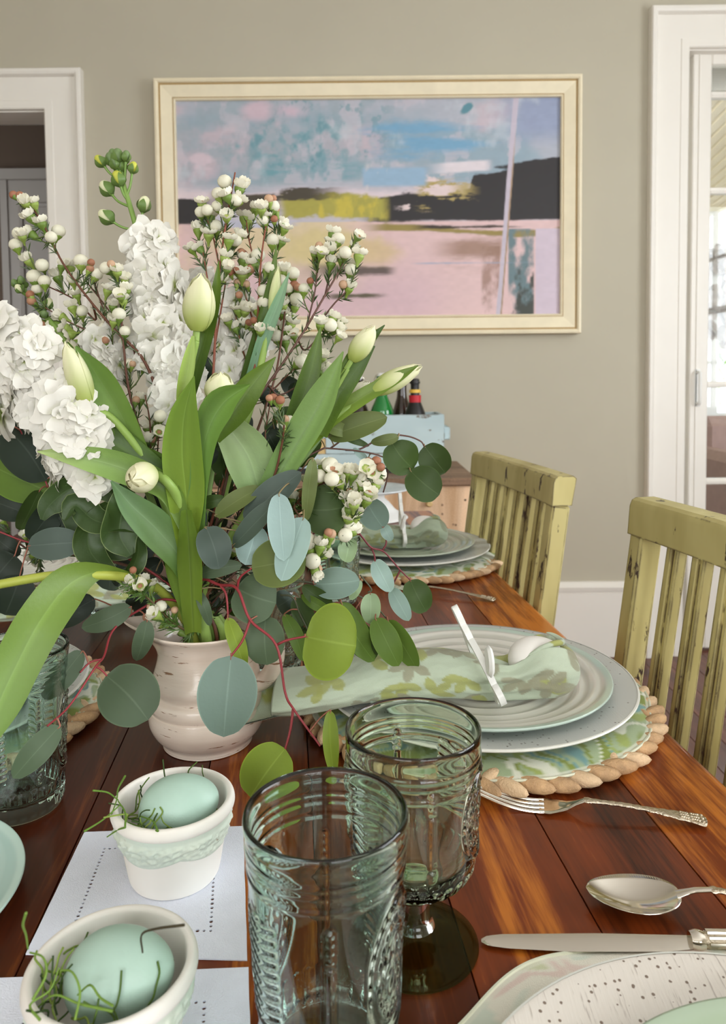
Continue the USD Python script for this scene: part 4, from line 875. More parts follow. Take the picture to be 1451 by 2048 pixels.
# ------------------------------------------------------------------ pressed glass
def pressed(z, a, H, r, med):
    """Relief of the outer wall in metres: medallions, beaded rods, rib fans, bands."""
    ns = 6; sec = 2 * math.pi / ns
    k = np.floor((a + math.pi + sec / 2) / sec) % ns; al = ((a + math.pi + sec / 2) % sec - sec / 2) * r
    zc, hz, hx = med
    kind = k % 3; out = np.zeros_like(z)
    e = np.hypot(al / hx, (z - zc) / hz); th = np.arctan2((z - zc) / hz, al / hx)
    m = 1.7 * bumps(e - 1.0, 0.07) + 0.9 * bumps(e - 0.88, 0.03) + 1.3 * bumps(e - 0.72, 0.05) * (0.5 + 0.5 * np.cos(22 * th)) + 0.9 * bumps(e - 0.56, 0.03) + 1.2 * (0.5 + 0.5 * np.cos(8 * th)) * bumps(e - 0.30, 0.14) + 1.2 * bumps(e, 0.09)
    rod = 1.5 * bumps(al, 0.0016) * ss(z, zc - hz * 0.75, zc - hz * 0.70) * ss(-z, -(zc + hz * 0.45), -(zc + hz * 0.40))
    for q in (0.55, 0.68, 0.80, 0.92, -0.86, -0.98): rod = rod + 1.5 * bumps(np.hypot(al, z - (zc + hz * q)), 0.0019)
    fans = 0.0 * z
    for sx in (-1, 1):
        fan = ss(sx * al, -0.001, 0.0005) * ss(-np.abs(al), -0.014, -0.012) * ss(-np.abs(z - zc), -hz * 0.85, -hz * 0.78) * (0.5 + 0.5 * np.cos((z - zc - 0.35 * np.abs(al)) * 2 * math.pi / 0.0055)) * 1.2
        fans = fans + fan
    out = np.where(kind == 2, m, np.where(kind == 1, rod, fans))
    for zb, w in ((H - 0.0145, 0.0012), (H - 0.0185, 0.0009), (H - 0.026, 0.0012)): out = out + 0.7 * bumps(z - zb, w)
    return out * 0.0010
def glass_body(prof_out, prof_in, H, med, flute=None, nr=150, na=300):
    po = smoothprof(prof_out, 12); L = np.concatenate([[0], np.cumsum(np.hypot(*np.diff(po, axis=0).T))]); q = np.linspace(0, L[-1], nr)
    r, z = np.interp(q, L, po[:, 0]), np.interp(q, L, po[:, 1]); a = np.linspace(-math.pi, math.pi, na, endpoint=False)
    R, A = np.meshgrid(r, a, indexing='ij'); Z = np.repeat(z[:, None], na, 1)
    D = pressed(Z, A, H, R, med) * ss(Z, med[0] - med[1] * 1.2, med[0] - med[1] * 1.1)
    if flute is not None: D = D + 0.0010 * np.abs(np.cos(A * 14)) * ss(-Z, -flute[1], -flute[1] + 0.004) * ss(Z, flute[0], flute[0] + 0.004)
    R = R + D; vo = np.stack([R * np.cos(A), R * np.sin(A), Z], -1).reshape(-1, 3)
    pi_ = smoothprof(prof_in, 5); vi = lathe(pi_, na)[0]; ang = -math.pi; c_, s_ = math.cos(ang), math.sin(ang)
    vi = np.stack([vi[:, 0] * c_ - vi[:, 1] * s_, vi[:, 0] * s_ + vi[:, 1] * c_, vi[:, 2]], 1)
    return np.vstack([vo, vi]), grid(nr + len(pi_), na, True)
H = 0.134
def tumbler_mesh():
    out = [(0.0002, 0.0), (0.020, 0.0), (0.0310, 0.0008), (0.0335, 0.004), (0.0338, 0.012), (0.0352, 0.030), (0.0375, 0.070), (0.0398, 0.112), (0.0405, 0.124), (0.0412, 0.1275), (0.0415, 0.131), (0.0409, 0.1338), (0.0398, 0.1340)]
    inn = [(0.0386, 0.1325), (0.0378, 0.128), (0.0365, 0.110), (0.0340, 0.065), (0.0318, 0.026), (0.0290, 0.0145), (0.018, 0.0115), (0.0002, 0.011)]
    return glass_body(out, inn, H, (0.066, 0.034, 0.0195), (0.004, 0.028))
def put_tumbler(x, y, rz, label, first=None):
    if first is not None: return first.copy((x, y, 0.75), rz, label)
    t = Thing('glass_tumbler', label, 'glass', (x, y, 0.75), rz, local=True, group=None)
    t.add('body', tumbler_mesh(), M['glass_t'], smooth=True); return t
g1 = put_tumbler(-0.0207, 0.366, 35, 'aqua pressed-glass tumbler closest to the camera, beside the linen napkin')
put_tumbler(-0.286, 0.602, 80, 'dark green pressed-glass tumbler at the left picture edge under the drooping leaf', g1)
put_tumbler(-0.112, 0.885, 10, 'green pressed-glass tumbler half hidden behind the pitcher and the eucalyptus', g1)
put_tumbler(-0.046, 1.16, 50, 'green pressed-glass tumbler beside the far right plates', g1)
put_tumbler(-0.372, 1.10, 50, 'green pressed-glass tumbler behind the foliage on the left', g1)
gx, gy = 0.0285, 0.446
M['glass_f'] = mat('olive_foot_glass', {'f': ('fresnel', {'IOR': 1.5}), 'a': ('transparent_bsdf', {'color': (0.62, 0.66, 0.50)}), 'g': ('glossy_bsdf', {'roughness': 0.03, 'color': (1, 1, 1)}), 'x': ('mix_closure', {}), 'ge': ('geometry', {}), 'iv': ('math', {'math_type': 'subtract', 'value1': 1.0}), 'mu': ('math', {'math_type': 'multiply'})}, [('f.fac', 'mu.value1'), ('ge.backfacing', 'iv.value2'), ('iv.value', 'mu.value2'), ('mu.value', 'x.fac'), ('a.BSDF', 'x.closure1'), ('g.BSDF', 'x.closure2')], 'x.closure')
gob = Thing('glass_goblet', 'olive green pressed-glass goblet on a round foot behind the front tumbler', 'glass', (gx, gy, 0.75), 42, local=True)
GH = 0.1386
bo = [(0.0002, 0.0395), (0.010, 0.0395), (0.0165, 0.0410), (0.0270, 0.0450), (0.0345, 0.0520), (0.0375, 0.0610), (0.0385, 0.075), (0.0398, 0.100), (0.0408, 0.126), (0.0413, 0.1345), (0.0411, 0.1378), (0.0402, 0.1386)]
bi = [(0.0392, 0.1375), (0.0382, 0.130), (0.0372, 0.100), (0.0358, 0.072), (0.0335, 0.0605), (0.0280, 0.0535), (0.0160, 0.0485), (0.0002, 0.0475)]
gob.add('bowl', glass_body(bo, bi, GH, (0.092, 0.026, 0.0195), (0.044, 0.060)), M['glass_g'], smooth=True)
st_ = [(0.0002, 0.0394), (0.0125, 0.0392), (0.0128, 0.0372), (0.0105, 0.0350), (0.0098, 0.028), (0.0100, 0.0185), (0.0120, 0.0150), (0.0118, 0.0130), (0.0002, 0.0128)]
gob.add('stem', lathe(smoothprof(st_, 3), 40), M['glass_g'], smooth=45)
ft = [(0.0002, 0.0127), (0.0115, 0.0125), (0.016, 0.0108), (0.027, 0.0072), (0.0365, 0.0040), (0.0392, 0.0024), (0.0388, 0.0006), (0.034, 0.0), (0.022, 0.0008), (0.0002, 0.0016)]
gob.add('foot', lathe(smoothprof(ft, 4), 80), M['glass_f'], smooth=45)

# ------------------------------------------------------------------ linen cocktail napkins with drawn-thread hems
M['linen'] = plain('white_linen', s(234, 238, 252), 0.9, var=0.03, scale=60, bump=0.35, bscale=1200, sheen_weight=0.2)
def linen(corners, inset, label, zoff=0.0):
    c = np.array([p[:2] for p in corners])                # BL BR FR FL
    base = c.mean(0); t = Thing('linen_napkin', label, 'napkin', (*base, 0.75 + zoff))
    def at(u, v): return c[0] * (1 - u) * (1 - v) + c[1] * u * (1 - v) + c[2] * u * v + c[3] * (1 - u) * v
    poly = sg.Polygon([at(u, v) + 0.0008 * np.array([math.sin(u * 19), math.cos(v * 23)]) for u, v in [(k / 12, 0) for k in range(12)] + [(1, k / 12) for k in range(12)] + [(1 - k / 12, 1) for k in range(12)] + [(0, 1 - k / 12) for k in range(12)]])
    holes, n = [], 21
    i = inset
    for k in range(n + 1):
        w = i + (1 - 2 * i) * k / n
        for u, v in ((w, i), (w, 1 - i)) + (((i, w), (1 - i, w)) if 0 < k < n else ()):
            holes.append(sg.Point(*at(u, v)).buffer(0.00115 * (0.8 + 0.4 * rng.random()), 2))
    v, f = extr(poly.difference(shapely_union(holes)), 0.0009); v = v + [0, 0, 0.7503 + zoff]
    t.add('cloth', orient((v, f)), M['linen'], smooth=False)
    e0 = [np.append(at(u, v), 0.7508 + zoff) for u, v in [(0, 0), (1, 0), (1, 1), (0, 1), (0, 0)]]
    return t
import shapely
shapely_union = shapely.union_all
Abl, Abr, Afr, Afl = T(168, 1668), T(486, 1656), T(494, 1922), T(52, 1910)
linen([Abl, Abr, Afr, Afl], 0.17, 'white hemstitched linen napkin under the rear flower pot')
Bbl, Bbr = T(-10, 1962), T(496, 1940)
dn = (Afr - Abr); linen([Bbl, Bbr, Bbr + dn * 1.0, Bbl + dn * 1.0], 0.17, 'white hemstitched linen napkin under the front flower pot')

# ------------------------------------------------------------------ little white flower pots with eggs and moss
M['potw'] = distressed('whitewashed_clay', s(236, 230, 222), s(244, 240, 234), s(196, 176, 158), 0.75, 0.68, 40, (1, 1, 1), edge=False)
M['potg'] = distressed('pale_green_garland', s(206, 218, 206), s(222, 228, 214), s(160, 150, 130), 0.7, 0.66, 60, (1, 1, 1), edge=False)
M['moss'] = vcol('moss', 0.7, trans=0.15, tcol=(1, 1, 0.6))
def pot(c, turn, label, elabel, mlabel, edeg, eoff):
    c = np.array(c, float); t = Thing('flower_pot', label, 'flower pot', c, turn, local=True)
    pr = [(0.0002, 0.0), (0.027, 0.0), (0.0302, 0.001), (0.0316, 0.004), (0.0345, 0.020), (0.0372, 0.034), (0.0384, 0.0375), (0.0384, 0.044), (0.0395, 0.0455), (0.0418, 0.0470), (0.0428, 0.0500), (0.0420, 0.0535), (0.0400, 0.0550), (0.0376, 0.0540), (0.0366, 0.0500), (0.0352, 0.036), (0.0325, 0.014), (0.020, 0.010), (0.0002, 0.010)]
    t.add('body', lathe(smoothprof(pr, 4), 96), M['potw'], smooth=60)
    na, nz = 220, 26; a = np.linspace(0, 2 * math.pi, na, endpoint=False); w = np.linspace(0, 1, nz)
    W, A = np.meshgrid(w, a, indexing='ij'); ph = (A * 4 / (2 * math.pi)) % 1.0
    drop = 0.0165 + 0.0055 * np.sin(ph * math.pi); zt = 0.0465; Z = zt - W * drop
    rb = np.interp(Z, [0.018, 0.034, 0.0375, 0.047], [0.0342, 0.0374, 0.0388, 0.0402])
    det = meshkit.fbm(np.stack([np.cos(A) * 14, np.sin(A) * 14, Z * 420], -1), 3, 6)
    rel = (0.0006 + 0.0024 * np.clip(det * 2.2 - 0.7, 0, 1)) * np.sin(np.clip(W, 0, 1) * math.pi) ** 0.5
    band = ss(W * drop, 0.004, 0.0065); rel = rel * band + 0.0002 * (1 - band)
    Rr = rb + rel; v = np.stack([Rr * np.cos(A), Rr * np.sin(A), Z], -1).reshape(-1, 3)
    t.add('garland', (v, grid(nz, na, True)[:, ::-1]), M['potg'], smooth=True, label='pale green moulded flower garland')
    zc = c + [eoff[0], eoff[1], 0.0475]
    egg(zc, rotm([0, 0, 1], edeg) @ RY(78), M['egg_b'], elabel)
    mo = Thing('moss_tuft', mlabel, 'moss', c + [0, 0, 0.012]); vs, fs, cs, n0 = [], [], [], 0
    r_ = np.random.default_rng(int(abs(edeg)) + 3)
    for k in range(26):
        g = r_.uniform(2.2, 5.2) if k % 3 else r_.uniform(0, 6.28); rr = r_.uniform(0.028, 0.034)
        p = [np.array([rr * math.cos(g), rr * math.sin(g), 0.038 + 0.006 * r_.random()])]; dr = r_.normal(0, 1, 3) * [0.8, 0.8, 0.4] + [-0.15 * math.cos(g) * 2, -0.15 * math.sin(g) * 2, 0.5]
        for q in range(6):
            dr = dr + r_.normal(0, 0.55, 3); p.append(p[-1] + 0.0042 * dr / np.linalg.norm(dr))
        p = np.array(p); rad = np.hypot(p[:, 0], p[:, 1]); p[:, :2] *= np.minimum(1, np.where(p[:, 2] < 0.056, 0.0345, 0.06) / rad)[:, None]; p[:, 2] = np.maximum(p[:, 2], 0.034)
        q = p - (eoff[0], eoff[1], 0.0475)
        dist = np.linalg.norm(q / [0.0295, 0.0235, 0.0232], axis=1); p = (eoff[0], eoff[1], 0.0475) + q / np.minimum(1, dist)[:, None]
        v, f = tube(p, 0.0004 + 0.0002 * r_.random(), 5, 3); vs.append(v + c); fs.append(f + n0); n0 += len(v)
        cs.append(np.tile(np.array(s(*[(84, 112, 40), (124, 150, 56), (58, 82, 30), (150, 172, 78)][k % 4])), (len(v), 1)))
    mo.add('strands', (np.vstack(vs), np.vstack(fs)), M['moss'], smooth=True, col=np.vstack(cs), kind='stuff')
    return mo, c
def moss_curl(mo, pts, r=0.00052, colr=(112, 150, 54)):
    v, f = tube(pts, np.linspace(r * 0.8, r * 1.3, len(pts)), 6, 5); mo.add('strand', (v, f), M['moss'], smooth=True, col=np.tile(np.array(s(*colr)), (len(v), 1)))
PA, PB = (-0.1365, 0.515, 0.7513), (-0.1300, 0.3655, 0.7513)
mo, c = pot(PA, 20, 'small white clay pot with green garland, rear of the two, on linen', 'pale blue-green egg in the rear white pot', 'green moss strands around the egg in the rear white pot', 12, (0.004, 0.0))
ya = 0.497
for pts in ([(222, 1632), (233, 1600), (236, 1578), (250, 1552)], [(236, 1600), (215, 1585), (186, 1581)], [(236, 1602), (250, 1625), (250, 1655)], [(240, 1610), (205, 1640), (168, 1663)], [(214, 1674), (235, 1660), (250, 1655)], [(255, 1645), (290, 1658), (316, 1662)], [(280, 1632), (305, 1642), (315, 1660)]):
    moss_curl(mo, [P(x, y, ya - 0.012 * k) for k, (x, y) in enumerate(pts)])
mo, c = pot(PB, -15, 'small white clay pot with green garland, front of the two, cut by the picture edge', 'pale blue-green egg in the front white pot', 'green moss strands around the egg in the front white pot', -6, (0.004, 0.0))
yb = 0.345
for pts in ([(56, 1898), (52, 1870), (46, 1850), (52, 1826)], [(60, 1905), (86, 1915), (92, 1950), (65, 2000)], [(120, 1940), (145, 1945), (160, 1985), (150, 2040)], [(118, 1935), (100, 1980), (60, 2010), (80, 2040)], [(155, 1990), (180, 1970), (200, 1995), (226, 2012)], [(75, 2015), (110, 1990), (160, 2008), (225, 2022)], [(285, 1905), (283, 1870), (310, 1858), (368, 1850)]):
    moss_curl(mo, [P(x, y, yb - 0.006 * k) for k, (x, y) in enumerate(pts)], colr=(126, 160, 66) if pts[0][0] != 285 else (70, 62, 40))

# ------------------------------------------------------------------ pale glazed pitcher
M['vase'] = distressed('antique_cream_glaze', s(226, 206, 190), s(236, 220, 206), s(150, 112, 86), 0.12, 0.61, 90, (0.25, 0.25, 2.2), edge=False)
VC = np.array([-0.1535, 0.712, 0.75])
va = Thing('pitcher_vase', 'cream glazed ceramic pitcher holding the bouquet', 'vase', VC)
vp = [(0.0002, 0.0), (0.038, 0.0), (0.0425, 0.002), (0.0435, 0.006), (0.0500, 0.013), (0.0545, 0.022), (0.0555, 0.030), (0.0545, 0.037), (0.0535, 0.0385), (0.0545, 0.043), (0.0535, 0.050), (0.0500, 0.0525), (0.0490, 0.0545), (0.0510, 0.060), (0.0505, 0.068), (0.0470, 0.080), (0.0455, 0.090), (0.0465, 0.099), (0.0505, 0.107), (0.0560, 0.1125), (0.0575, 0.1150), (0.0560, 0.1160), (0.0520, 0.1120), (0.0440, 0.099), (0.0425, 0.088), (0.0455, 0.070), (0.048, 0.040), (0.040, 0.010), (0.0002, 0.008)]
v, f = lathe(smoothprof(vp, 4), 110)
th = np.arctan2(v[:, 1], v[:, 0]); k = ss(v[:, 2], 0.088, 0.116) * np.exp(-((np.abs(th) - math.pi) / 0.34) ** 2)   # pouring lip on the left
v[:, 0] -= 0.022 * k; v[:, 2] += 0.004 * k
va.add('body', (v + VC, f), M['vase'], smooth=60)
hp = [(0.050, -0.004, 0.106), (0.062, -0.008, 0.106), (0.068, -0.010, 0.094), (0.066, -0.010, 0.076), (0.057, -0.006, 0.062), (0.047, -0.004, 0.058)]
va.add('handle', tube(np.array(hp) + VC, [0.010, 0.0095, 0.0090, 0.0085, 0.0085, 0.010], 16, 6), M['vase'], smooth=60)
# cake stand at the far end
cs0 = np.array([P(745, 975, 1.86)[0], 1.86, 0.75])
ck = Thing('cake_stand', 'white pedestal cake stand with grey marbled plate behind the far right setting', 'cake stand', cs0)
zt = P(745, 978, 1.86)[2] - 0.75
ck.add('pedestal', lathe(smoothprof([(0.0002, 0.0), (0.080, 0.0), (0.084, 0.004), (0.075, 0.010), (0.058, 0.020), (0.044, 0.036), (0.030, zt - 0.022), (0.028, zt - 0.012), (0.0002, zt - 0.010)], 5), 48, cs0), M['white'])
ck.add('plate', lathe([(0.0002, zt - 0.0099), (0.05, zt - 0.0099), (0.088, zt - 0.001), (0.0945, zt + 0.002), (0.0935, zt + 0.0045), (0.085, zt + 0.003), (0.0002, zt - 0.003)], 64, cs0), plain('marbled_plate', s(200, 206, 208), 0.25, var=0.22, scale=24), label='grey marbled plate')
# white ruffled paper wreath hanging in the sunroom, armchair and shrub beyond
wc = P(1466, 590, 3.25)
wr = Thing('paper_wreath', 'white ruffled flower wreath hanging beyond the glazed door', 'wreath', wc)
wr.add('ring', tube([wc + [0.10 * math.cos(g), 0, 0.16 * math.sin(g)] for g in np.linspace(0, 2 * math.pi, 40)], 0.04, 10), M['white'])
wr.add('hanger', tube([wc + [0, 0, 0.16], wc + [0, 0, 1.9]], 0.0015, 5), M['white'])
pr_ = np.random.default_rng(4)
for k in range(150):
    g = pr_.uniform(0, 6.28); b = pr_.uniform(math.pi * 0.9, math.pi * 2.1); rr = 0.045 + 0.05 * pr_.random()
    R3 = trimesh.transformations.random_rotation_matrix(pr_.random(3))[:3, :3]
    u = np.linspace(-1, 1, 7); U2, V2 = np.meshgrid(u, u); hh = 0.35 * (U2 ** 2 + V2 ** 2) + 0.12 * np.sin(4 * U2 + 3 * V2)
    pv = np.stack([U2 * np.sqrt(1 - V2 ** 2 / 2), V2 * np.sqrt(1 - U2 ** 2 / 2), hh], -1).reshape(-1, 3) * 0.036
    cpos = wc + [(0.10 + rr * math.cos(b) * 0.7) * math.cos(g), rr * math.sin(b) * 0.9, (0.16 + rr * math.cos(b) * 0.7) * math.sin(g)]
    wr.add('petal', (pv @ R3.T + cpos, grid(7, 7)), M['petal'], smooth=True, col=np.tile(np.array(s(216, 208, 202)), (49, 1)))
ac = T(1480, 1130, 0.0); ac = np.array([ac[0] * 1.0, 4.6, 0]); ac[0] = P(1424, 900, 4.6)[0] + 0.42
M['mauve'] = plain('mauve_upholstery', s(170, 140, 132), 0.8, var=0.08, scale=20)
arm = Thing('armchair', 'mauve-brown upholstered armchair in the sunroom beyond the door', 'armchair', ac)
arm.add('seat_cushion', box(ac[0] - 0.32, ac[0] + 0.32, ac[1] - 0.40, ac[1] + 0.25, 0.30, 0.48, 0.05), M['mauve'], smooth=30)
arm.add('base', box(ac[0] - 0.40, ac[0] + 0.40, ac[1] - 0.38, ac[1] + 0.38, 0.08, 0.30, 0.02), M['mauve'], smooth=30)
zb_ = P(1430, 832, 4.9)[2]
arm.add('backrest', box(ac[0] - 0.40, ac[0] + 0.40, ac[1] + 0.18, ac[1] + 0.40, 0.28, zb_, 0.06), M['mauve'], smooth=30)
for sx in (-1, 1): arm.add('armrest', box(ac[0] + sx * 0.40 - 0.09, ac[0] + sx * 0.40 + 0.09, ac[1] - 0.40, ac[1] + 0.36, 0.08, 0.64, 0.05), M['mauve'], smooth=30)
for sx in (-1, 1):
    for sy in (-0.32, 0.30): arm.add('foot', box(ac[0] + sx * 0.34 - 0.025, ac[0] + sx * 0.34 + 0.025, ac[1] + sy - 0.025, ac[1] + sy + 0.025, 0, 0.08), M['table'], smooth=False)
bc = np.array([P(1440, 760, 8.2)[0] + 0.3, 8.2, 0])
bush = Thing('garden_shrub', 'bright green shrub outside the sunroom window', 'shrub', bc)
bush.add('stem', tube([bc, bc + [0, 0, 1.0]], 0.04, 8), M['oldtop'])
lv, lf, lc, n0 = [], [], [], 0
for k in range(1300):
    d = pr_.normal(0, 1, 3); d /= np.linalg.norm(d); q = bc + [0, 0, 1.15] + d * np.array([0.9, 0.6, 1.05]) * (0.75 + 0.3 * pr_.random())
    R3 = trimesh.transformations.random_rotation_matrix(pr_.random(3))[:3, :3]
    v = np.array([[0, -0.07, 0], [0.035, 0, 0.01], [0, 0.07, 0], [-0.035, 0, 0.01]]) @ R3.T + q; lv.append(v); lf.append(np.array([[0, 1, 2], [0, 2, 3]]) + n0); n0 += 4
    lc.append(np.tile(np.array(s(*[(150, 190, 80), (110, 156, 60), (190, 214, 120)][k % 3])), (4, 1)))
bush.add('foliage', (np.vstack(lv), np.vstack(lf)), M['leaf'], smooth=False, col=np.vstack(lc), kind='stuff')
struct('garden_ground', box(-2, 9, 6.72, 14, -0.12, -0.02), plain('lawn', s(120, 150, 70), 0.9, var=0.2, scale=8), False)
# ------------------------------------------------------------------ the bouquet: every cut stem is a thing of its own
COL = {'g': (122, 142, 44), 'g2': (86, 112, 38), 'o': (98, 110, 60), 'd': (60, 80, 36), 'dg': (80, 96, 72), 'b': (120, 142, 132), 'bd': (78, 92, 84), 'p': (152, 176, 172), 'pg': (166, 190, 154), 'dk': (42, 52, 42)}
MOUTH = VC + np.array([0, 0, 0.112])
def viewdir(p): d = CAM - p; return d / np.linalg.norm(d)
def blade(pts, wid, cols, prof=None, roll=0.0, cup=0.25, nl=22, nw=9, rib=1.12, wave=0.0, edge=None, seed=0, streak=0.10, tipcol=None):
    """A leaf: midline through pts (3-D), half widths wid (m); colours cols = (base, tip)."""
    q = smoothprof(np.hstack([np.array(pts, float), np.array(wid, float)[:, None]]), 10)
    L = np.concatenate([[0], np.cumsum(np.linalg.norm(np.diff(q[:, :3], axis=0), axis=1))]); u = np.linspace(0, 1, nl); u = L[-1] * (0.35 * u + 0.65 * 0.5 * (1 - np.cos(np.pi * u)))
    p = np.stack([np.interp(u, L, q[:, k]) for k in range(3)], 1); w = np.maximum(np.interp(u, L, q[:, 3]), 0.0002); u = u / L[-1]
    t = np.gradient(p, axis=0); t /= np.linalg.norm(t, axis=1, keepdims=True) + 1e-9
    g = np.array([-1, -0.93, -0.6, -0.25, -0.05, 0.05, 0.25, 0.6, 0.93, 1.0]) if nw >= 9 else np.linspace(-1, 1, nw)
    if nw >= 9: g = np.insert(g, 5, 0.0)
    V, C = [], []; rl = np.broadcast_to(np.array(roll, float), (nl,)) if np.ndim(roll) == 0 else np.interp(u, np.linspace(0, 1, len(roll)), roll)
    r_ = np.random.default_rng(seed); ph = r_.uniform(0, 6, 3); sn = r_.normal(0, 1, len(g))
    for k in range(nl):
        n = viewdir(p[k]); sd = np.cross(t[k], n); sd /= np.linalg.norm(sd) + 1e-9; n = np.cross(sd, t[k]); a = rl[k]
        sd2 = sd * math.cos(a) + n * math.sin(a); n2 = n * math.cos(a) - sd * math.sin(a)
        c0 = np.array(s(*cols[0])) * (1 - u[k]) + np.array(s(*cols[1])) * u[k]
        if tipcol is not None:
            e = ss(u[k], 0.6, 1.0) * 0.6; c0 = c0 * (1 - e) + np.array(s(*tipcol)) * e
        for i, x in enumerate(g):
            wv_ = wave * w[k] * math.sin(u[k] * 9 + ph[0] + (1.5 if x > 0 else 0)) * abs(x) ** 2
            V.append(p[k] + sd2 * w[k] * x * (1 - 0.15 * cup * x * x) + n2 * (cup * w[k] * (x * x - 0.3) + wv_))
            c = c0 * (1 + streak * (sn[i] * 0.5 + 0.5 * math.sin(x * 17 + ph[1] + 2 * u[k])) * 0.6)
            if abs(x) < 0.01: c = c * rib + 0.02 * (rib > 1)
            if edge is not None and abs(x) > 0.98: c = np.array(s(*edge))
            C.append(np.clip(c, 0, 1))
    return np.array(V), grid(nl, len(g)), np.array(C)
def wpx(w, Y): return w * Y / F / 2
def ovate(n=9, k=0.8, sharp=0.62):
    t = np.linspace(0, 1, n); return np.sin(np.pi * t ** k) ** sharp
def into_vase(p0, seed):
    r_ = np.random.default_rng(seed); a = r_.uniform(0, 6.28); q = 0.022 * math.sqrt(r_.random())
    return [VC + [-0.3 * q * math.cos(a), -0.3 * q * math.sin(a), 0.02 + 0.01 * r_.random()], MOUTH + [q * math.cos(a), q * math.sin(a), -0.005]]
def line(pts, Y):
    """pixel polyline with depths -> room points; Y: one depth per point or (first, last)."""
    n = len(pts); Ys = np.interp(np.linspace(0, 1, n), np.linspace(0, 1, len(Y)), Y) if np.ndim(Y) else np.full(n, Y)
    return [P(x, y, d) for (x, y), d in zip(pts, Ys)]
cseed = [0]
def nseed(): cseed[0] += 1; return cseed[0]

# ---- eucalyptus
STEMR, STEMD = (140, 44, 50), (92, 62, 52)
def stemcol(v, c): return np.tile(np.array(s(*c)), (len(v), 1))
def euca(label, stems, leaves, colr=STEMR, vase=True, rad=0.0013):
    first = line(stems[0][0], stems[0][1]); base = VC + [0, 0, 0.02] if vase else first[0]
    t = Thing('eucalyptus_branch', label, 'eucalyptus', base); allp = []
    for i, (px, Y) in enumerate(stems):
        p = line(px, Y)
        if i == 0 and vase: p = into_vase(p[0], nseed()) + p
        r = np.linspace(rad if i == 0 else rad * 0.75, rad * 0.55, len(p)); v, f = tube(p, r, 8, 6)
        t.add('stem' if i == 0 else 'twig', (v, f), M['plant'], smooth=True, col=stemcol(v, colr))
        q = smoothprof(np.array(p), 8); allp.append(q[16:] if (i == 0 and vase) else q)
    allp = np.vstack(allp)
    for L in leaves:
        (bx_, by_), (tx, ty), w, c, Y = L[:5]; roll = L[5] if len(L) > 5 else rng.uniform(-0.35, 0.35); round_ = L[6] if len(L) > 6 else 0
        Yb, Yt = Y if np.ndim(Y) else (Y, Y - 0.012 + 0.02 * rng.random())
        n = 19; k = (0.90, 0.50) if not round_ else (0.98, 0.47)
        u = np.linspace(0, 1, n); bend = rng.uniform(-0.05, 0.05) * math.hypot(tx - bx_, ty - by_)
        nx, ny = -(ty - by_), (tx - bx_); nl = math.hypot(nx, ny) + 1e-9
        pts = [P(bx_ + (tx - bx_) * q + bend * math.sin(math.pi * q) * nx / nl, by_ + (ty - by_) * q + bend * math.sin(math.pi * q) * ny / nl, Yb + (Yt - Yb) * q - 0.006 * math.sin(math.pi * q)) for q in u]
        cc = np.array(COL[c]) * rng.uniform(0.94, 1.06); c2 = np.clip(cc * rng.uniform(0.95, 1.1), 0, 255)
        v, f, col = blade(pts, ovate(n, *k) * wpx(w, (Yb + Yt) / 2) / max(0.75, math.cos(roll)), (cc, c2), roll=roll, cup=rng.uniform(0.05, 0.28), rib=1.22, streak=0.05, edge=tuple(np.clip(cc * 1.16, 0, 255)), seed=nseed())
        t.add('leaf', (v, f), M['euca'], smooth=True, col=col)
        d = np.linalg.norm(allp - pts[0], axis=1); j = d.argmin()
        if 0.001 < d[j] < 0.075:
            v, f = tube([allp[j], (allp[j] + pts[0]) / 2 + [0, 0, 0.002], pts[0], pts[1]], [0.0008, 0.0007, 0.0006, 0.0003], 6, 3)
            t.add('petiole', (v, f), M['plant'], smooth=True, col=stemcol(v, (138, 120, 84) if colr is STEMD else (150, 92, 72)))
    return t
euca('eucalyptus branch reaching right in front of the blue crate, with round leaves at its end',
     [([(430, 1060), (500, 985), (580, 932), (640, 900), (660, 897), (735, 905), (785, 922), (822, 941)], (0.72, 0.76)), ([(660, 897), (680, 882), (692, 868)], (0.745, 0.745)), ([(690, 900), (720, 898), (770, 872), (812, 872), (840, 882), (848, 893)], (0.75, 0.76)), ([(775, 922), (774, 955), (766, 985)], (0.755, 0.755))],
     [((655, 874), (774, 834), 54, 'o', 0.745, 0.2), ((700, 866), (646, 852), 30, 'o', 0.75), ((676, 868), (738, 892), 16, 'd', 0.75), ((797, 872), (741, 884), 24, 'o', 0.752), ((783, 885), (826, 938), 76, 'd', 0.757, 0.1, 1), ((848, 892), (890, 946), 66, 'd', 0.762, -0.1, 1), ((820, 941), (878, 990), 74, 'd', 0.752, 0.1, 1), ((735, 920), (706, 896), 15, 'p', 0.76), ((640, 880), (600, 935), 26, 'd', 0.75)], STEMD)
euca('eucalyptus branch with small blue leaves hanging before the far right plates',
     [([(560, 1120), (640, 1060), (700, 1050), (722, 1072), (742, 1095), (768, 1104), (798, 1138), (820, 1160)], (0.71, 0.74)), ([(742, 1094), (748, 1110), (750, 1122)], (0.73, 0.73)), ([(765, 1100), (772, 1085), (768, 1055)], (0.735, 0.735)), ([(800, 1140), (790, 1160), (781, 1178)], (0.738, 0.738))],
     [((766, 1056), (730, 998), 60, 'b', 0.735, 0.1, 1), ((766, 1050), (782, 1082), 24, 'p', 0.737), ((748, 1120), (781, 1184), 40, 'p', 0.732), ((781, 1177), (817, 1242), 36, 'p', 0.736), ((820, 1160), (852, 1223), 58, 'd', 0.742, 0.1, 1), ((700, 1078), (690, 1124), 40, 'pg', 0.725)], (112, 44, 50))
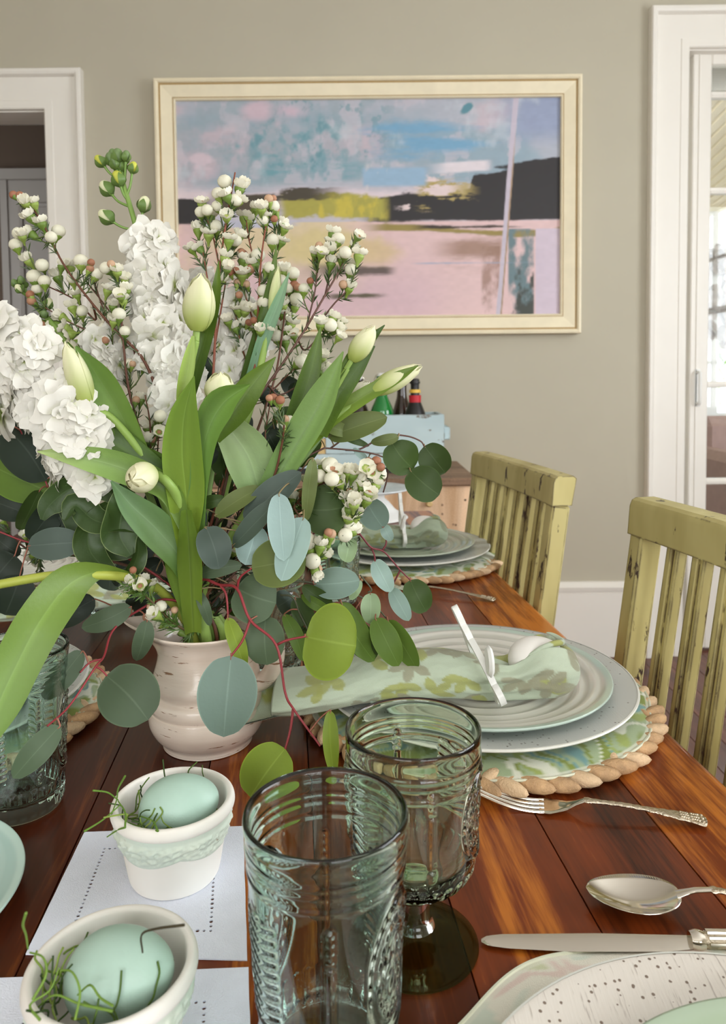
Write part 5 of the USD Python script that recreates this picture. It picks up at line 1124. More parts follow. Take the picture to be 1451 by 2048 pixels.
euca('eucalyptus branch with green two-lobed leaves drooping over the sage napkin',
     [([(450, 1180), (540, 1172), (600, 1163), (640, 1170), (690, 1180), (745, 1208), (775, 1240)], (0.69, 0.715)), ([(668, 1178), (674, 1195), (680, 1206)], (0.695, 0.695)), ([(735, 1185), (742, 1178), (720, 1150)], (0.71, 0.71)), ([(560, 1190), (585, 1195), (600, 1230), (630, 1290)], (0.69, 0.69))],
     [((627, 1168), (719, 1160), 66, 'b', 0.700, 0.15), ((740, 1186), (738, 1248), 42, 'pg', 0.712), ((662, 1212), (604, 1172), 36, 'd', 0.70), ((658, 1222), (602, 1190), 24, 'g2', 0.69), ((750, 1236), (797, 1332), 56, 'g2', 0.700, 0.1), ((775, 1240), (833, 1338), 46, 'g2', 0.708, -0.3), ((682, 1204), (748, 1322), 56, 'g2', 0.692, 0.35), ((700, 1240), (748, 1320), 58, 'd', 0.705), ((590, 1196), (628, 1268), 44, 'd', 0.70, 0.4), ((568, 1228), (606, 1322), 32, 'g2', 0.69, 0.4), ((605, 1255), (626, 1290), 18, 'd', 0.695), ((720, 1160), (700, 1200), 22, 'pg', 0.715)], (70, 72, 48))
euca('red-stemmed eucalyptus branch with large leaves hanging in front of the pitcher',
     [([(400, 1165), (440, 1170), (474, 1178), (500, 1240), (552, 1290), (570, 1385), (588, 1420), (640, 1492)], (0.68, 0.66, 0.64, 0.625, 0.615, 0.60)), ([(474, 1177), (480, 1155), (503, 1136)], (0.66, 0.655)), ([(552, 1290), (575, 1280), (610, 1273)], (0.632, 0.63)), ([(500, 1240), (485, 1280), (462, 1312)], (0.645, 0.63)), ([(586, 1418), (580, 1460), (570, 1498)], (0.615, 0.605)), ([(440, 1170), (452, 1190), (456, 1234)], (0.665, 0.655))],
     [((503, 1136), (612, 1118), 100, 'o', (0.655, 0.65), 0.1, 1), ((472, 1176), (552, 1206), 108, 'dg', (0.668, 0.66), 0.1, 1), ((531, 1232), (534, 1330), 84, 'dg', (0.66, 0.65), -0.2, 1), ((455, 1235), (490, 1338), 36, 'g', (0.652, 0.645), 0.3), ((462, 1311), (447, 1474), 122, 'b', (0.632, 0.615), 0.0), ((570, 1497), (500, 1594), 108, 'g', (0.605, 0.590), 0.1, 1), ((660, 1420), (668, 1552), 34, 'g', (0.61, 0.60), 0.3), ((610, 1273), (712, 1292), 156, 'g', (0.632, 0.625), 0.05, 1), ((500, 1236), (545, 1262), 40, 'dg', 0.665)], STEMR, rad=0.0016)
euca('red-stemmed eucalyptus branch drooping left of the pitcher towards the left glass',
     [([(345, 1200), (270, 1225), (225, 1262), (208, 1312), (190, 1335), (140, 1410), (95, 1452)], (0.68, 0.64, 0.59, 0.53)), ([(205, 1318), (180, 1325), (160, 1345)], (0.63, 0.61)), ([(192, 1333), (203, 1340), (214, 1352)], (0.62, 0.62))],
     [((212, 1351), (296, 1440), 122, 'dg', (0.62, 0.605), 0.05, 1), ((120, 1452), (26, 1557), 56, 'dg', (0.54, 0.525), 0.1), ((165, 1302), (85, 1398), 50, 'dg', (0.62, 0.60), 0.2), ((262, 1213), (163, 1256), 46, 'dg', 0.655, 0.1), ((294, 1240), (273, 1322), 40, 'dg', 0.65, 0.3), ((190, 1198), (106, 1252), 56, 'dk', 0.69)], STEMR)
euca('eucalyptus branch with pale blue leaves in the middle right of the bouquet',
     [([(430, 1200), (500, 1100), (560, 1000), (610, 930)], (0.70, 0.68)), ([(560, 1000), (590, 1020), (607, 1018)], (0.685, 0.685))],
     [((558, 986), (568, 1122), 56, 'p', (0.640, 0.632), 0.2), ((607, 1034), (562, 1162), 64, 'p', (0.648, 0.640), -0.1), ((607, 1018), (692, 1014), 104, 'd', (0.69, 0.695), 0.0, 1), ((626, 916), (612, 1044), 30, 'o', 0.678, 0.5), ((465, 1092), (556, 998), 42, 'bd', 0.655, 0.6), ((490, 1046), (602, 944), 60, 'bd', 0.672, 0.3), ((512, 1050), (490, 1130), 66, 'p', 0.675, 0.1), ((430, 1032), (522, 974), 40, 'o', 0.67, 0.4), ((395, 1010), (450, 996), 28, 'd', 0.68), ((412, 1054), (438, 1138), 70, 'bd', 0.645, 0.2), ((398, 1150), (484, 1130), 34, 'dg', 0.67), ((393, 1180), (420, 1252), 24, 'dg', 0.67)], STEMD)
euca('dark eucalyptus branch at the left picture edge under the left white stock',
     [([(350, 1180), (240, 1110), (140, 1090), (60, 1085), (-10, 1060)], (0.69, 0.68)), ([(140, 1090), (90, 960), (40, 860)], (0.70, 0.70))],
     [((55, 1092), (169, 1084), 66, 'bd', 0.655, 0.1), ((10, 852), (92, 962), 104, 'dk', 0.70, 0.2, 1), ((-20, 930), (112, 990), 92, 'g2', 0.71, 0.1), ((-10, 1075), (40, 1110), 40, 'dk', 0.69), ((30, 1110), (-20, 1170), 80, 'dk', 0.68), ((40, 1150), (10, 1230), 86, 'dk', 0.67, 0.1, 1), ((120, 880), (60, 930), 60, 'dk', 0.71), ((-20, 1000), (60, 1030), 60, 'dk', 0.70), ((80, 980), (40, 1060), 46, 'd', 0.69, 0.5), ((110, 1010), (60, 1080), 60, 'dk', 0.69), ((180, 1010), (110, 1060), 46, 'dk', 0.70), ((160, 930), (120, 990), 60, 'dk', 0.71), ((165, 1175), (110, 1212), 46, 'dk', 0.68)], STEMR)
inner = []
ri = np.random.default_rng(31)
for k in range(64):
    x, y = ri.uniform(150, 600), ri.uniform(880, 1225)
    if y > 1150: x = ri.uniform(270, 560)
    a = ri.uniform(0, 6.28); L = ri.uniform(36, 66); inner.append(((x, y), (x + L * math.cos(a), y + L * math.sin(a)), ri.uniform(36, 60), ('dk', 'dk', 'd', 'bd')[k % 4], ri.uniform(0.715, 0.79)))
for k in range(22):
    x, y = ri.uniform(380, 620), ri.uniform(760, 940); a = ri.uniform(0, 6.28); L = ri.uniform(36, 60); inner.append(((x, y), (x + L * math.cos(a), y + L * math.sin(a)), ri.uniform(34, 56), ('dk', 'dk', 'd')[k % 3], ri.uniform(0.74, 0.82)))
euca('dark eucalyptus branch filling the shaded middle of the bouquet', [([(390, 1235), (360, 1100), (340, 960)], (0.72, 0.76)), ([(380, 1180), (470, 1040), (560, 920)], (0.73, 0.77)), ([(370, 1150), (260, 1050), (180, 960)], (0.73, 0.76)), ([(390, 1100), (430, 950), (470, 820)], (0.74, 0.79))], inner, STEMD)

# ---- tulips
TB_, TM, TP, TD = (120, 142, 46), (94, 120, 40), (160, 180, 116), (62, 88, 32)
def tleaf(t, pts, w, Y, c0=TM, c1=TB_, roll=0.0, cup=0.22, **kw):
    p = line(pts, Y); Ys = [q[1] for q in p]
    v, f, col = blade(p, [wpx(a, y) for a, y in zip(w, Ys)], (c0, c1), roll=roll, cup=cup, nl=34, rib=1.06, streak=0.22, seed=nseed(), **kw)
    return t.add('leaf', (v, f), M['leaf'], smooth=True, col=col)
def tulip(label, stem, Ystem, bud, Ybud, width, leaves, vase=True, srad=0.0042, bcol=((176, 190, 96), (236, 234, 196)), stemc=(140, 168, 82)):
    """bud: (base px, tip px); leaves: (points, widths, depths, options)."""
    b = VC + [0, 0, 0.02] if vase else line(stem, Ystem)[0]
    t = Thing('tulip', label, 'tulip', b)
    p = line(stem, Ystem); p = (into_vase(p[0], nseed()) if vase else []) + p
    if bud is None: 
        v, f = tube(p, np.linspace(srad, srad * 0.8, len(p)), 10, 6); t.add('stem', (v, f), M['plant'], smooth=True, col=stemcol(v, stemc))
    else:
        B, E = P(*bud[0], Ybud[0]), P(*bud[1], Ybud[1]); axis = E - B; L = np.linalg.norm(axis); axis /= L
        p = p + [B - axis * 0.01, B + axis * 0.002]
        v, f = tube(p, np.linspace(srad, srad * 0.72, len(p)), 10, 6); t.add('stem', (v, f), M['plant'], smooth=True, col=stemcol(v, stemc))
        R = wpx(width, (Ybud[0] + Ybud[1]) / 2); x = np.cross(axis, [0.3, 0.8, 0.5]); x /= np.linalg.norm(x); y = np.cross(axis, x)
        fl = None
        for k in range(6):
            inner_ = k >= 3; a0 = k * 2 * math.pi / 3 + (math.pi / 3 if inner_ else 0); nl, nw = 18, 13
            u = np.linspace(0.0, 1.0, nl)[:, None]; g = np.linspace(-1, 1, nw)[None]
            wdt = (1.12 if inner_ else 1.22) * np.sin(np.pi * np.clip(u, 0.02, 0.98) ** 0.75) ** 0.35 * (1 - 0.55 * ss(u, 0.7, 1.0))
            ang = a0 + g * wdt
            rad = R * (np.sin(np.pi * (0.10 + 0.80 * u ** 0.85)) ** 0.85) * (1 - 0.28 * u ** 3) * np.clip(1 - ss(u, 0.88, 1.0) * 0.75, 0.03, 1)
            rad = rad * (0.94 if inner_ else 1.0) * (1 + 0.05 * (1 - g * g)) + 0.0004 * (k % 3) + R * 0.05 * np.abs(g) ** 3 * ss(u, 0.3, 0.9) * (0 if inner_ else 1)
            h = L * u * (0.96 if inner_ else 1.0) + 0 * g
            vv = B + (np.cos(ang) * rad)[..., None] * x + (np.sin(ang) * rad)[..., None] * y + h[..., None] * axis
            cc = np.array(s(*bcol[0])) * (1 - ss(u, 0.02, 0.75)[..., None]) + np.array(s(*bcol[1])) * ss(u, 0.02, 0.75)[..., None] + 0 * g[..., None]
            grn = np.exp(-(g / 0.28) ** 2) * (1 - 0.6 * u); cc = cc * (1 - 0.35 * grn[..., None]) + np.array(s(168, 186, 84)) * 0.35 * grn[..., None]
            t.add('petal', (vv.reshape(-1, 3), grid(nl, nw)), M['petal'], smooth=True, col=np.clip(cc.reshape(-1, 3), 0, 1))
    if bud is not None:
        ep = lathe([(R * 0.80 * math.sin(math.pi * q), L * (0.04 + 0.90 * q)) for q in np.linspace(0, 1, 12)], 18)
        ev = B + ep[0][:, :1] * x + ep[0][:, 1:2] * y + ep[0][:, 2:] * axis
        t.add('inner_petals', (ev, ep[1]), M['petal'], smooth=True, col=np.tile(np.array(s(*bcol[1])), (len(ev), 1)))
    for lf in leaves: tleaf(t, lf[0], lf[1], lf[2], **(lf[3] if len(lf) > 3 else {}))
    return t
tulip('tall upright tulip with a pale yellow-green bud before the picture, left of centre', [(372, 1180), (365, 1000), (362, 880), (370, 780), (390, 690)], (0.69, 0.665), ((393, 662), (402, 546)), (0.665, 0.662), 62,
      [([(383, 800), (396, 730), (418, 650), (432, 585), (437, 522)], [14, 34, 34, 24, 2], (0.675, 0.685), {'c0': TD, 'c1': TM, 'roll': 0.5}), ([(372, 1120), (372, 1000), (364, 910), (368, 830), (388, 752)], [26, 74, 82, 60, 2], (0.66, 0.63), {'c0': (126, 150, 46), 'c1': (112, 144, 58), 'cup': 0.30}),
       ([(365, 860), (368, 780), (378, 720), (386, 672)], [24, 30, 26, 6], (0.66, 0.66), {'c0': TB_, 'c1': (160, 186, 96)})])
tulip('left tulip with pale bud wrapped in its leaf, leaning to the upper left', [(370, 1180), (345, 1060), (310, 960), (270, 890), (215, 830)], (0.69, 0.655), ((176, 812), (131, 682)), (0.648, 0.64), 46,
      [([(330, 1000), (278, 905), (238, 825), (195, 755), (152, 692)], [20, 46, 62, 66, 5], (0.68, 0.64), {'c0': (128, 156, 78), 'c1': (104, 138, 66), 'roll': 0.25, 'cup': 0.45}),
       ([(350, 1010), (318, 948), (232, 890), (150, 842), (75, 791)], [20, 44, 72, 62, 2], (0.67, 0.645), {'c0': TD, 'c1': (106, 138, 62), 'roll': -0.25, 'cup': 0.35}),
       ([(345, 985), (330, 940), (270, 905), (213, 866)], [20, 46, 40, 4], (0.675, 0.66), {'c0': TD, 'c1': TM})])
tulip('front tulip whose round pale bud faces the camera at the centre of the bouquet', [(380, 1170), (374, 1085), (358, 1005), (335, 965)], (0.685, 0.662, 0.642), ((298, 950), (262, 962)), (0.635, 0.600), 60,
      [([(372, 1060), (335, 980), (250, 938), (160, 914), (74, 903)], [24, 48, 64, 46, 2], (0.655, 0.63), {'c0': TM, 'c1': (150, 184, 108), 'cup': 0.35, 'tipcol': (190, 206, 140)}),
       ([(376, 1165), (360, 1115), (310, 1055), (262, 1010), (222, 962)], [26, 58, 74, 52, 4], (0.66, 0.645), {'c0': (92, 122, 50), 'c1': (122, 158, 110), 'cup': 0.3, 'wave': 0.12}),
       ([(386, 1266), (382, 1190), (378, 1110), (372, 1020)], [34, 46, 52, 22], (0.672, 0.640), {'c0': (114, 136, 48), 'c1': TM, 'cup': 0.45}), ([(386, 1262), (378, 1205), (352, 1140), (328, 1082)], [30, 46, 42, 6], (0.68, 0.655), {'c0': (120, 146, 62), 'c1': TM})], srad=0.0052, bcol=((196, 208, 120), (240, 236, 202)))
tulip('tulip with a small round bud behind a curled leaf, right of centre', [(385, 1180), (395, 1000), (410, 900), (428, 820)], (0.69, 0.67), ((436, 806), (441, 742)), (0.665, 0.655), 58,
      [([(382, 1150), (388, 1060), (398, 970), (412, 870), (445, 806), (499, 769)], [34, 48, 40, 56, 66, 3], (0.67, 0.65, 0.64), {'c0': (108, 142, 76), 'c1': (108, 144, 62), 'cup': 0.4, 'roll': 0.2}),
       ([(430, 880), (468, 822), (508, 765), (551, 714)], [22, 58, 48, 2], (0.68, 0.69), {'c0': TM, 'c1': TM}),
       ([(525, 1010), (500, 920), (462, 862), (430, 825)], [66, 100, 70, 22], (0.70, 0.69), {'c0': (140, 172, 112), 'c1': (182, 204, 150), 'cup': 0.3})])
tulip('right tulip with bud pointing up below the picture corner, in long grey-green leaves', [(400, 1190), (470, 1060), (560, 930), (640, 830), (690, 745)], (0.70, 0.70), ((703, 722), (748, 650)), (0.70, 0.70), 42,
      [([(520, 1010), (585, 900), (642, 800), (686, 703)], [40, 66, 64, 3], (0.685, 0.675), {'c0': (118, 150, 88), 'c1': (128, 158, 92), 'cup': 0.35, 'roll': 0.2}),
       ([(640, 870), (672, 800), (710, 742), (749, 692)], [30, 40, 34, 3], (0.695, 0.70), {'c0': TM, 'c1': TD}), ([(685, 750), (705, 715), (735, 684), (769, 650)], [22, 28, 24, 2], (0.70, 0.71), {'c0': TM, 'c1': TD}),
       ([(570, 900), (600, 810), (625, 730), (641, 654)], [36, 44, 36, 2], (0.72, 0.73), {'c0': TD, 'c1': TM})])
tulip('right tulip with long bud pointing to the bottles', [(405, 1190), (480, 1050), (575, 920), (655, 845), (730, 795)], (0.70, 0.715), ((742, 784), (843, 731)), (0.715, 0.72), 42,
      [([(580, 925), (650, 850), (715, 800), (790, 757), (836, 731)], [30, 32, 36, 26, 2], (0.712, 0.708), {'c0': (150, 176, 80), 'c1': TM, 'roll': 0.3}), ([(540, 985), (600, 905), (640, 860), (690, 820)], [26, 38, 30, 6], (0.72, 0.72), {'c0': TP, 'c1': (150, 184, 150)})])
tulip('white tulip bud half hidden left of the green bottle', [(400, 1190), (520, 980), (620, 860), (680, 815)], (0.71, 0.735), ((690, 806), (738, 762)), (0.735, 0.735), 32, [([(600, 900), (650, 840), (690, 800), (716, 766)], [24, 30, 24, 3], (0.74, 0.74), {'c0': TD, 'c1': TM})], bcol=((206, 212, 150), (244, 240, 222)))
tulip('slim closed tulip standing between two upright leaves before the picture', [(410, 1180), (450, 980), (505, 800), (536, 660)], (0.72, 0.75), ((542, 632), (556, 532)), (0.75, 0.75), 20,
      [([(470, 850), (505, 730), (538, 600), (553, 488)], [26, 36, 26, 2], (0.75, 0.755), {'c0': TD, 'c1': TM}), ([(500, 760), (530, 670), (556, 605), (578, 545)], [22, 28, 22, 2], (0.745, 0.745), {'c0': (110, 150, 116), 'c1': (128, 164, 128)})], bcol=((190, 206, 130), (222, 226, 176)))
tulip('tulip whose broad leaf droops over the left glass', [(330, 1190), (270, 1158), (190, 1150), (100, 1152), (-20, 1172)], (0.69, 0.62, 0.60), None, None, 0,
      [([(262, 1150), (205, 1142), (140, 1168), (82, 1240), (36, 1325), (-4, 1410), (-40, 1500)], [12, 30, 84, 96, 96, 92, 40], (0.65, 0.57, 0.53), {'c0': (112, 136, 50), 'c1': (120, 152, 74), 'cup': 0.18, 'roll': [0.5, 0.2, 0.0, -0.2]})], stemc=(168, 176, 72), srad=0.0046)

# ---- waxflower
icos = trimesh.creation.icosphere(1)
def frame_of(ax_):
    x = np.cross(ax_, [0.31, 0.2, 0.9]); x /= np.linalg.norm(x); return x, np.cross(ax_, x)
def cone(b, ax_, h, r0, r1, n=7):
    x, y = frame_of(ax_); a = np.arange(n) * 2 * math.pi / n; prof = [(r0, 0), (r0 * 1.4, h * 0.3), (r1 * 0.9, h * 0.75), (r1, h), (r1 * 0.55, h * 1.08), (0.00002, h * 1.05)]
    v = np.array([[b + r * (math.cos(q) * x + math.sin(q) * y) + z * ax_ for q in a] for r, z in prof]).reshape(-1, 3)
    return v, grid(len(prof), n, True)
pg_ = np.linspace(-1, 1, 5); PU, PV = np.meshgrid(pg_, np.linspace(0, 1, 5))
def wax(t, c, ax_, R, kind, r_):
    ax_ = ax_ / np.linalg.norm(ax_); x, y = frame_of(ax_); b = c - ax_ * R * 0.9
    if kind == 'p':
        v = np.array(icos.vertices) * R * 0.52; v = v + c; cc = np.tile(np.array(s(*r_.choice([(188, 138, 108), (168, 112, 84), (206, 168, 136)]))), (len(v), 1))
        p = t.add('bud', (v, icos.faces), M['petal'], smooth=True, col=cc); cv, cf = cone(c - ax_ * R * 1.15, ax_, R * 0.9, R * 0.12, R * 0.42, 6)
    elif kind == 'b':
        v = np.array(icos.vertices) * R * 0.82; v[:, 2] *= 0.92; v = v[:, :1] * x + v[:, 1:2] * y + v[:, 2:] * ax_ + c
        cc = np.tile(np.array(s(240, 236, 214)), (len(v), 1)) * (0.93 + 0.07 * r_.random((len(v), 1)))
        p = t.add('bud', (v, icos.faces), M['petal'], smooth=True, col=cc); cv, cf = cone(b - ax_ * R * 0.5, ax_, R * 1.0, R * 0.14, R * 0.62)
    else:
        vs, fs, cs, n0 = [], [], [], 0; op = r_.uniform(0.0, 0.6); a0 = r_.uniform(0, 6.28)
        for k in range(5):
            a = a0 + k * 2 * math.pi / 5; e = math.cos(a) * x + math.sin(a) * y; g = np.cross(ax_, e)
            wd = 0.60 * R * np.sqrt(np.clip(1 - (2 * PV - 1.0) ** 2 * 0.88, 0, 1)) * PU
            out = R * (0.30 + 0.72 * np.sin(PV * 1.55 * (0.6 + 0.5 * op)) - 0.25 * (1 - op) * PV); hgt = R * (0.02 + 0.85 * PV ** 1.4 * (1.15 - 0.75 * op)) + 0.10 * R * PU ** 2
            vv = c - ax_ * R * 0.15 + out[..., None] * e + wd[..., None] * g + hgt[..., None] * ax_
            vs.append(vv.reshape(-1, 3)); fs.append(grid(5, 5) + n0); n0 += 25; cs.append(np.tile(np.array(s(242, 238, 220)), (25, 1)) * (0.92 + 0.08 * r_.random()))
        p = t.add('blossom', (np.vstack(vs), np.vstack(fs)), M['petal'], smooth=True, col=np.vstack(cs))
        v = np.array(icos.vertices) * [R * 0.30, R * 0.30, R * 0.16]; v = v[:, :1] * x + v[:, 1:2] * y + v[:, 2:] * ax_ + c + ax_ * R * 0.02
        t.add('centre', (v, icos.faces), M['plant'], parent=p, smooth=True, col=np.tile(np.array(s(*r_.choice([(168, 176, 92), (176, 182, 110), (150, 104, 70)]))), (len(v), 1)))
        cv, cf = cone(b - ax_ * R * 0.55, ax_, R * 1.35, R * 0.14, R * 0.60)
    t.add('calyx', (cv, cf), M['plant'], parent=p, smooth=True, col=np.tile(np.array(s(*r_.choice([(122, 146, 58), (104, 130, 52), (140, 160, 74)]))), (len(cv), 1)))
    return b - ax_ * R * 0.5
def waxflower(label, stem, Y, flowers, R=16.5, sprigs=(), needles=90, stemc=(98, 58, 40), needlec=(62, 84, 40), seed=1):
    r_ = np.random.default_rng(seed); p = line(stem, Y); base = VC + [0, 0, 0.02]
    t = Thing('waxflower_sprig', label, 'waxflower', base)
    full = into_vase(p[0], nseed()) + p; v, f = tube(full, np.linspace(0.0019, 0.0008, len(full)), 7, 6)
    t.add('stem', (v, f), M['plant'], smooth=True, col=stemcol(v, stemc))
    S = smoothprof(np.array(p), 10); segs = [(S, 1.0)]
    for px, yy in sprigs:
        q = line(px, yy); d = np.linalg.norm(S - q[0], axis=1); q = [S[d.argmin()]] + q; v, f = tube(q, np.linspace(0.0012, 0.0006, len(q)), 6, 5)
        t.add('twig', (v, f), M['plant'], smooth=True, col=stemcol(v, stemc)); segs.append((smoothprof(np.array(q), 8), 0.8))
    allp = np.vstack([q for q, _ in segs]); br = []
    for fl in flowers:
        x, y = fl[0], fl[1]; kind = fl[2] if len(fl) > 2 else 'o'
        d0 = np.linalg.norm(allp - P(x, y + 42, np.interp(y, [min(q[1] for q in stem), max(q[1] for q in stem)], [Y[-1], Y[0]])), axis=1); j = d0.argmin(); root = allp[j]
        c = P(x, y, root[1] + r_.normal(0, 0.007)); d = c - root; ax_ = d / (np.linalg.norm(d) + 1e-9) + viewdir(c) * r_.uniform(0.0, 0.7) + r_.normal(0, 0.22, 3) + np.array([0, 0, 0.35])
        e = wax(t, c, ax_, R * c[1] / F * r_.uniform(0.85, 1.12), kind, r_)
        mid = (root + e) / 2 + [0, 0, -0.002]; v, f = tube([root, mid, e], [0.0008, 0.0007, 0.0006], 5, 4)
        br.append((v, f)); segs.append((smoothprof(np.array([root, mid, e]), 6), 0.6))
    for v, f in br: t.add('flower_stalk', (v, f), M['plant'], smooth=True, col=stemcol(v, (88, 100, 48)))
    vs, fs, cs, n0 = [], [], [], 0
    cum = [len(q) for q, _ in segs]
    for k in range(needles):
        q, sc = segs[r_.choice(len(segs), p=np.array(cum) / sum(cum))]; i = r_.integers(0, max(1, len(q) - 1)); tdir = q[min(i + 1, len(q) - 1)] - q[i]; tdir /= np.linalg.norm(tdir) + 1e-9
        x, y = frame_of(tdir); a = r_.uniform(0, 6.28); d = tdir * 0.85 + (math.cos(a) * x + math.sin(a) * y) * 0.6; d /= np.linalg.norm(d); L = r_.uniform(0.007, 0.0135); b = q[i]
        X_, Y_ = frame_of(d); rr = 0.00055
        v = np.array([b + X_ * rr, b - 0.5 * X_ * rr + 0.87 * Y_ * rr, b - 0.5 * X_ * rr - 0.87 * Y_ * rr, b + d * L * 0.6 + (X_) * rr, b + d * L * 0.6 + (-0.5 * X_ + 0.87 * Y_) * rr, b + d * L * 0.6 + (-0.5 * X_ - 0.87 * Y_) * rr, b + d * L])
        vs.append(v); fs.append(np.array([[0, 1, 4], [0, 4, 3], [1, 2, 5], [1, 5, 4], [2, 0, 3], [2, 3, 5], [3, 4, 6], [4, 5, 6], [5, 3, 6]]) + n0); n0 += 7
        cs.append(np.tile(np.array(s(*needlec)) * r_.uniform(0.6, 1.3), (7, 1)))
    t.add('needles', (np.vstack(vs), np.vstack(fs)), M['plant'], smooth=False, col=np.vstack(cs), kind='stuff')
    return t
# vertex colours need smooth or flat alike
o, b, p_ = 'o', 'b', 'p'
waxflower('waxflower sprig at the far left leaning before the doorway casing', [(380, 1150), (330, 850), (290, 725), (230, 660), (175, 595), (125, 525), (90, 455), (45, 385)], (0.70, 0.76),
  [(27, 390, p_), (40, 391, p_), (50, 404), (67, 404), (58, 432), (82, 444), (44, 470), (60, 468), (35, 466, b), (31, 489, b), (55, 519), (102, 474, b), (117, 462, b), (84, 530, b), (68, 553, b), (89, 562, b), (114, 552), (124, 530), (140, 532), (162, 522, b), (74, 578, b), (60, 589, p_), (63, 602, p_), (146, 556, b), (193, 548, b), (182, 525, p_), (180, 537, p_), (152, 588), (163, 622, b), (143, 612), (120, 632), (73, 645, p_), (84, 650, p_), (110, 650), (100, 660), (135, 672), (128, 655), (150, 690)],
  R=17, sprigs=[([(190, 640), (150, 600), (90, 570)], (0.755, 0.76)), ([(225, 670), (200, 600), (188, 560)], (0.765, 0.77)), ([(210, 670), (150, 650), (90, 615)], (0.75, 0.75)), ([(260, 720), (230, 640), (170, 560)], (0.77, 0.77)), ([(275, 740), (240, 660), (205, 620)], (0.765, 0.77))], needles=330, seed=3)
waxflower('waxflower sprig left of the central white stock', [(382, 1150), (310, 950), (262, 800), (248, 700), (240, 600), (232, 545)], (0.70, 0.735),
  [(234, 541), (249, 556), (222, 528, p_), (211, 536, b), (240, 590), (252, 578), (246, 598), (226, 610), (238, 628, b), (216, 578), (228, 640), (208, 655, b), (250, 662, b), (215, 645), (211, 680, p_), (258, 727, b), (265, 728, p_), (290, 729, b), (282, 797), (272, 800, p_), (261, 817, b), (294, 853), (297, 874, b), (318, 864), (306, 878, p_), (320, 832, b), (322, 838, b), (282, 898, b), (278, 878), (308, 843)],
  sprigs=[([(258, 780), (225, 690), (205, 640)], (0.735, 0.74)), ([(300, 930), (300, 850), (290, 790)], (0.71, 0.70)), ([(310, 940), (315, 900), (318, 850)], (0.71, 0.70))], needles=240, seed=5)
waxflower('tall waxflower sprig rising before the dark shore of the picture, left of two', [(392, 1150), (415, 900), (428, 720), (435, 580), (448, 470), (470, 345)], (0.71, 0.775),
  [(449, 363, b), (486, 368), (480, 374), (436, 387, b), (452, 390), (403, 404), (401, 424, b), (420, 432), (414, 420, b), (480, 399), (471, 400, b), (396, 458), (417, 466), (381, 496), (398, 496), (458, 478), (434, 412, b), (453, 432), (450, 512), (455, 535), (443, 552, b), (432, 452, b), (470, 480, b), (480, 470)],
  sprigs=[([(428, 640), (415, 560), (405, 500)], (0.77, 0.775)), ([(440, 540), (425, 470), (408, 425)], (0.775, 0.775)), ([(447, 470), (462, 420), (482, 380)], (0.78, 0.78)), ([(428, 700), (445, 600), (458, 520)], (0.77, 0.775))], needles=300, stemc=(128, 66, 42), seed=7)
waxflower('tall waxflower sprig before the yellow shore of the picture, right of two', [(400, 1150), (460, 920), (505, 760), (515, 640), (522, 520), (540, 398)], (0.715, 0.785),
  [(537, 398, p_), (546, 397, p_), (545, 412, b), (510, 417), (522, 415), (488, 433), (495, 440), (550, 420, p_), (548, 438, p_), (564, 447), (570, 455), (565, 481), (486, 518), (494, 526), (508, 526), (482, 505, p_), (487, 508, p_), (459, 545, p_), (471, 541, p_), (484, 546), (501, 538, p_), (533, 541), (540, 535, b), (476, 617), (491, 619), (527, 605, b), (515, 620), (486, 640, b), (507, 641, p_), (497, 645, p_), (555, 640, p_), (548, 569, p_), (525, 440, b), (530, 430), (516, 510, b), (478, 590, p_), (475, 565, p_), (492, 568, p_), (500, 655), (520, 660), (455, 640), (470, 655), (540, 660), (545, 480, b), (528, 582, b)],
  sprigs=[([(512, 660), (490, 590), (475, 540)], (0.78, 0.78)), ([(515, 640), (540, 560), (556, 480)], (0.785, 0.785)), ([(520, 560), (500, 490), (492, 440)], (0.785, 0.785)), ([(505, 760), (480, 680), (470, 620)], (0.77, 0.77)), ([(508, 740), (530, 680), (545, 640)], (0.775, 0.78))], needles=380, stemc=(128, 66, 42), seed=9)
waxflower('short dense waxflower sprig behind the slim tulip', [(405, 1150), (500, 900), (548, 760), (565, 660), (575, 570)], (0.72, 0.79),
  [(567, 541), (586, 546, b), (588, 570, p_), (595, 575, p_), (564, 608), (577, 594), (590, 612), (567, 626), (583, 645), (572, 660), (580, 632), (562, 560, b), (558, 590), (600, 590), (575, 577, b), (592, 598, b), (570, 680), (586, 668), (560, 650), (553, 672, b), (602, 724, b), (606, 720, b)],
  needles=160, sprigs=[([(560, 690), (580, 630), (590, 590)], (0.79, 0.79)), ([(545, 780), (580, 745), (602, 726)], (0.78, 0.78))], seed=11)
waxflower('waxflower sprig spreading to the right before the lower picture', [(410, 1150), (480, 850), (520, 790), (570, 720), (612, 655), (650, 590), (690, 520), (712, 468)], (0.715, 0.76),
  [(666, 465), (664, 483), (717, 472), (660, 500), (706, 494), (718, 509), (684, 517), (704, 526), (638, 491, p_), (629, 505), (643, 505), (701, 539, b), (686, 569, p_), (699, 574), (662, 524), (631, 522, p_), (676, 478, b), (690, 505, b), (651, 641), (667, 634), (683, 643), (680, 672), (641, 646), (660, 650, b), (676, 655), (645, 712), (650, 730), (643, 742), (656, 738), (608, 577, b), (620, 562, p_)],
  sprigs=[([(612, 655), (628, 590), (636, 530)], (0.76, 0.76)), ([(650, 590), (660, 540), (662, 490)], (0.76, 0.76)), ([(610, 700), (640, 672), (665, 655)], (0.755, 0.755)), ([(560, 790), (610, 760), (640, 730)], (0.75, 0.75)), ([(640, 640), (670, 605), (695, 580)], (0.758, 0.758))], needles=330, stemc=(92, 60, 48), seed=13)
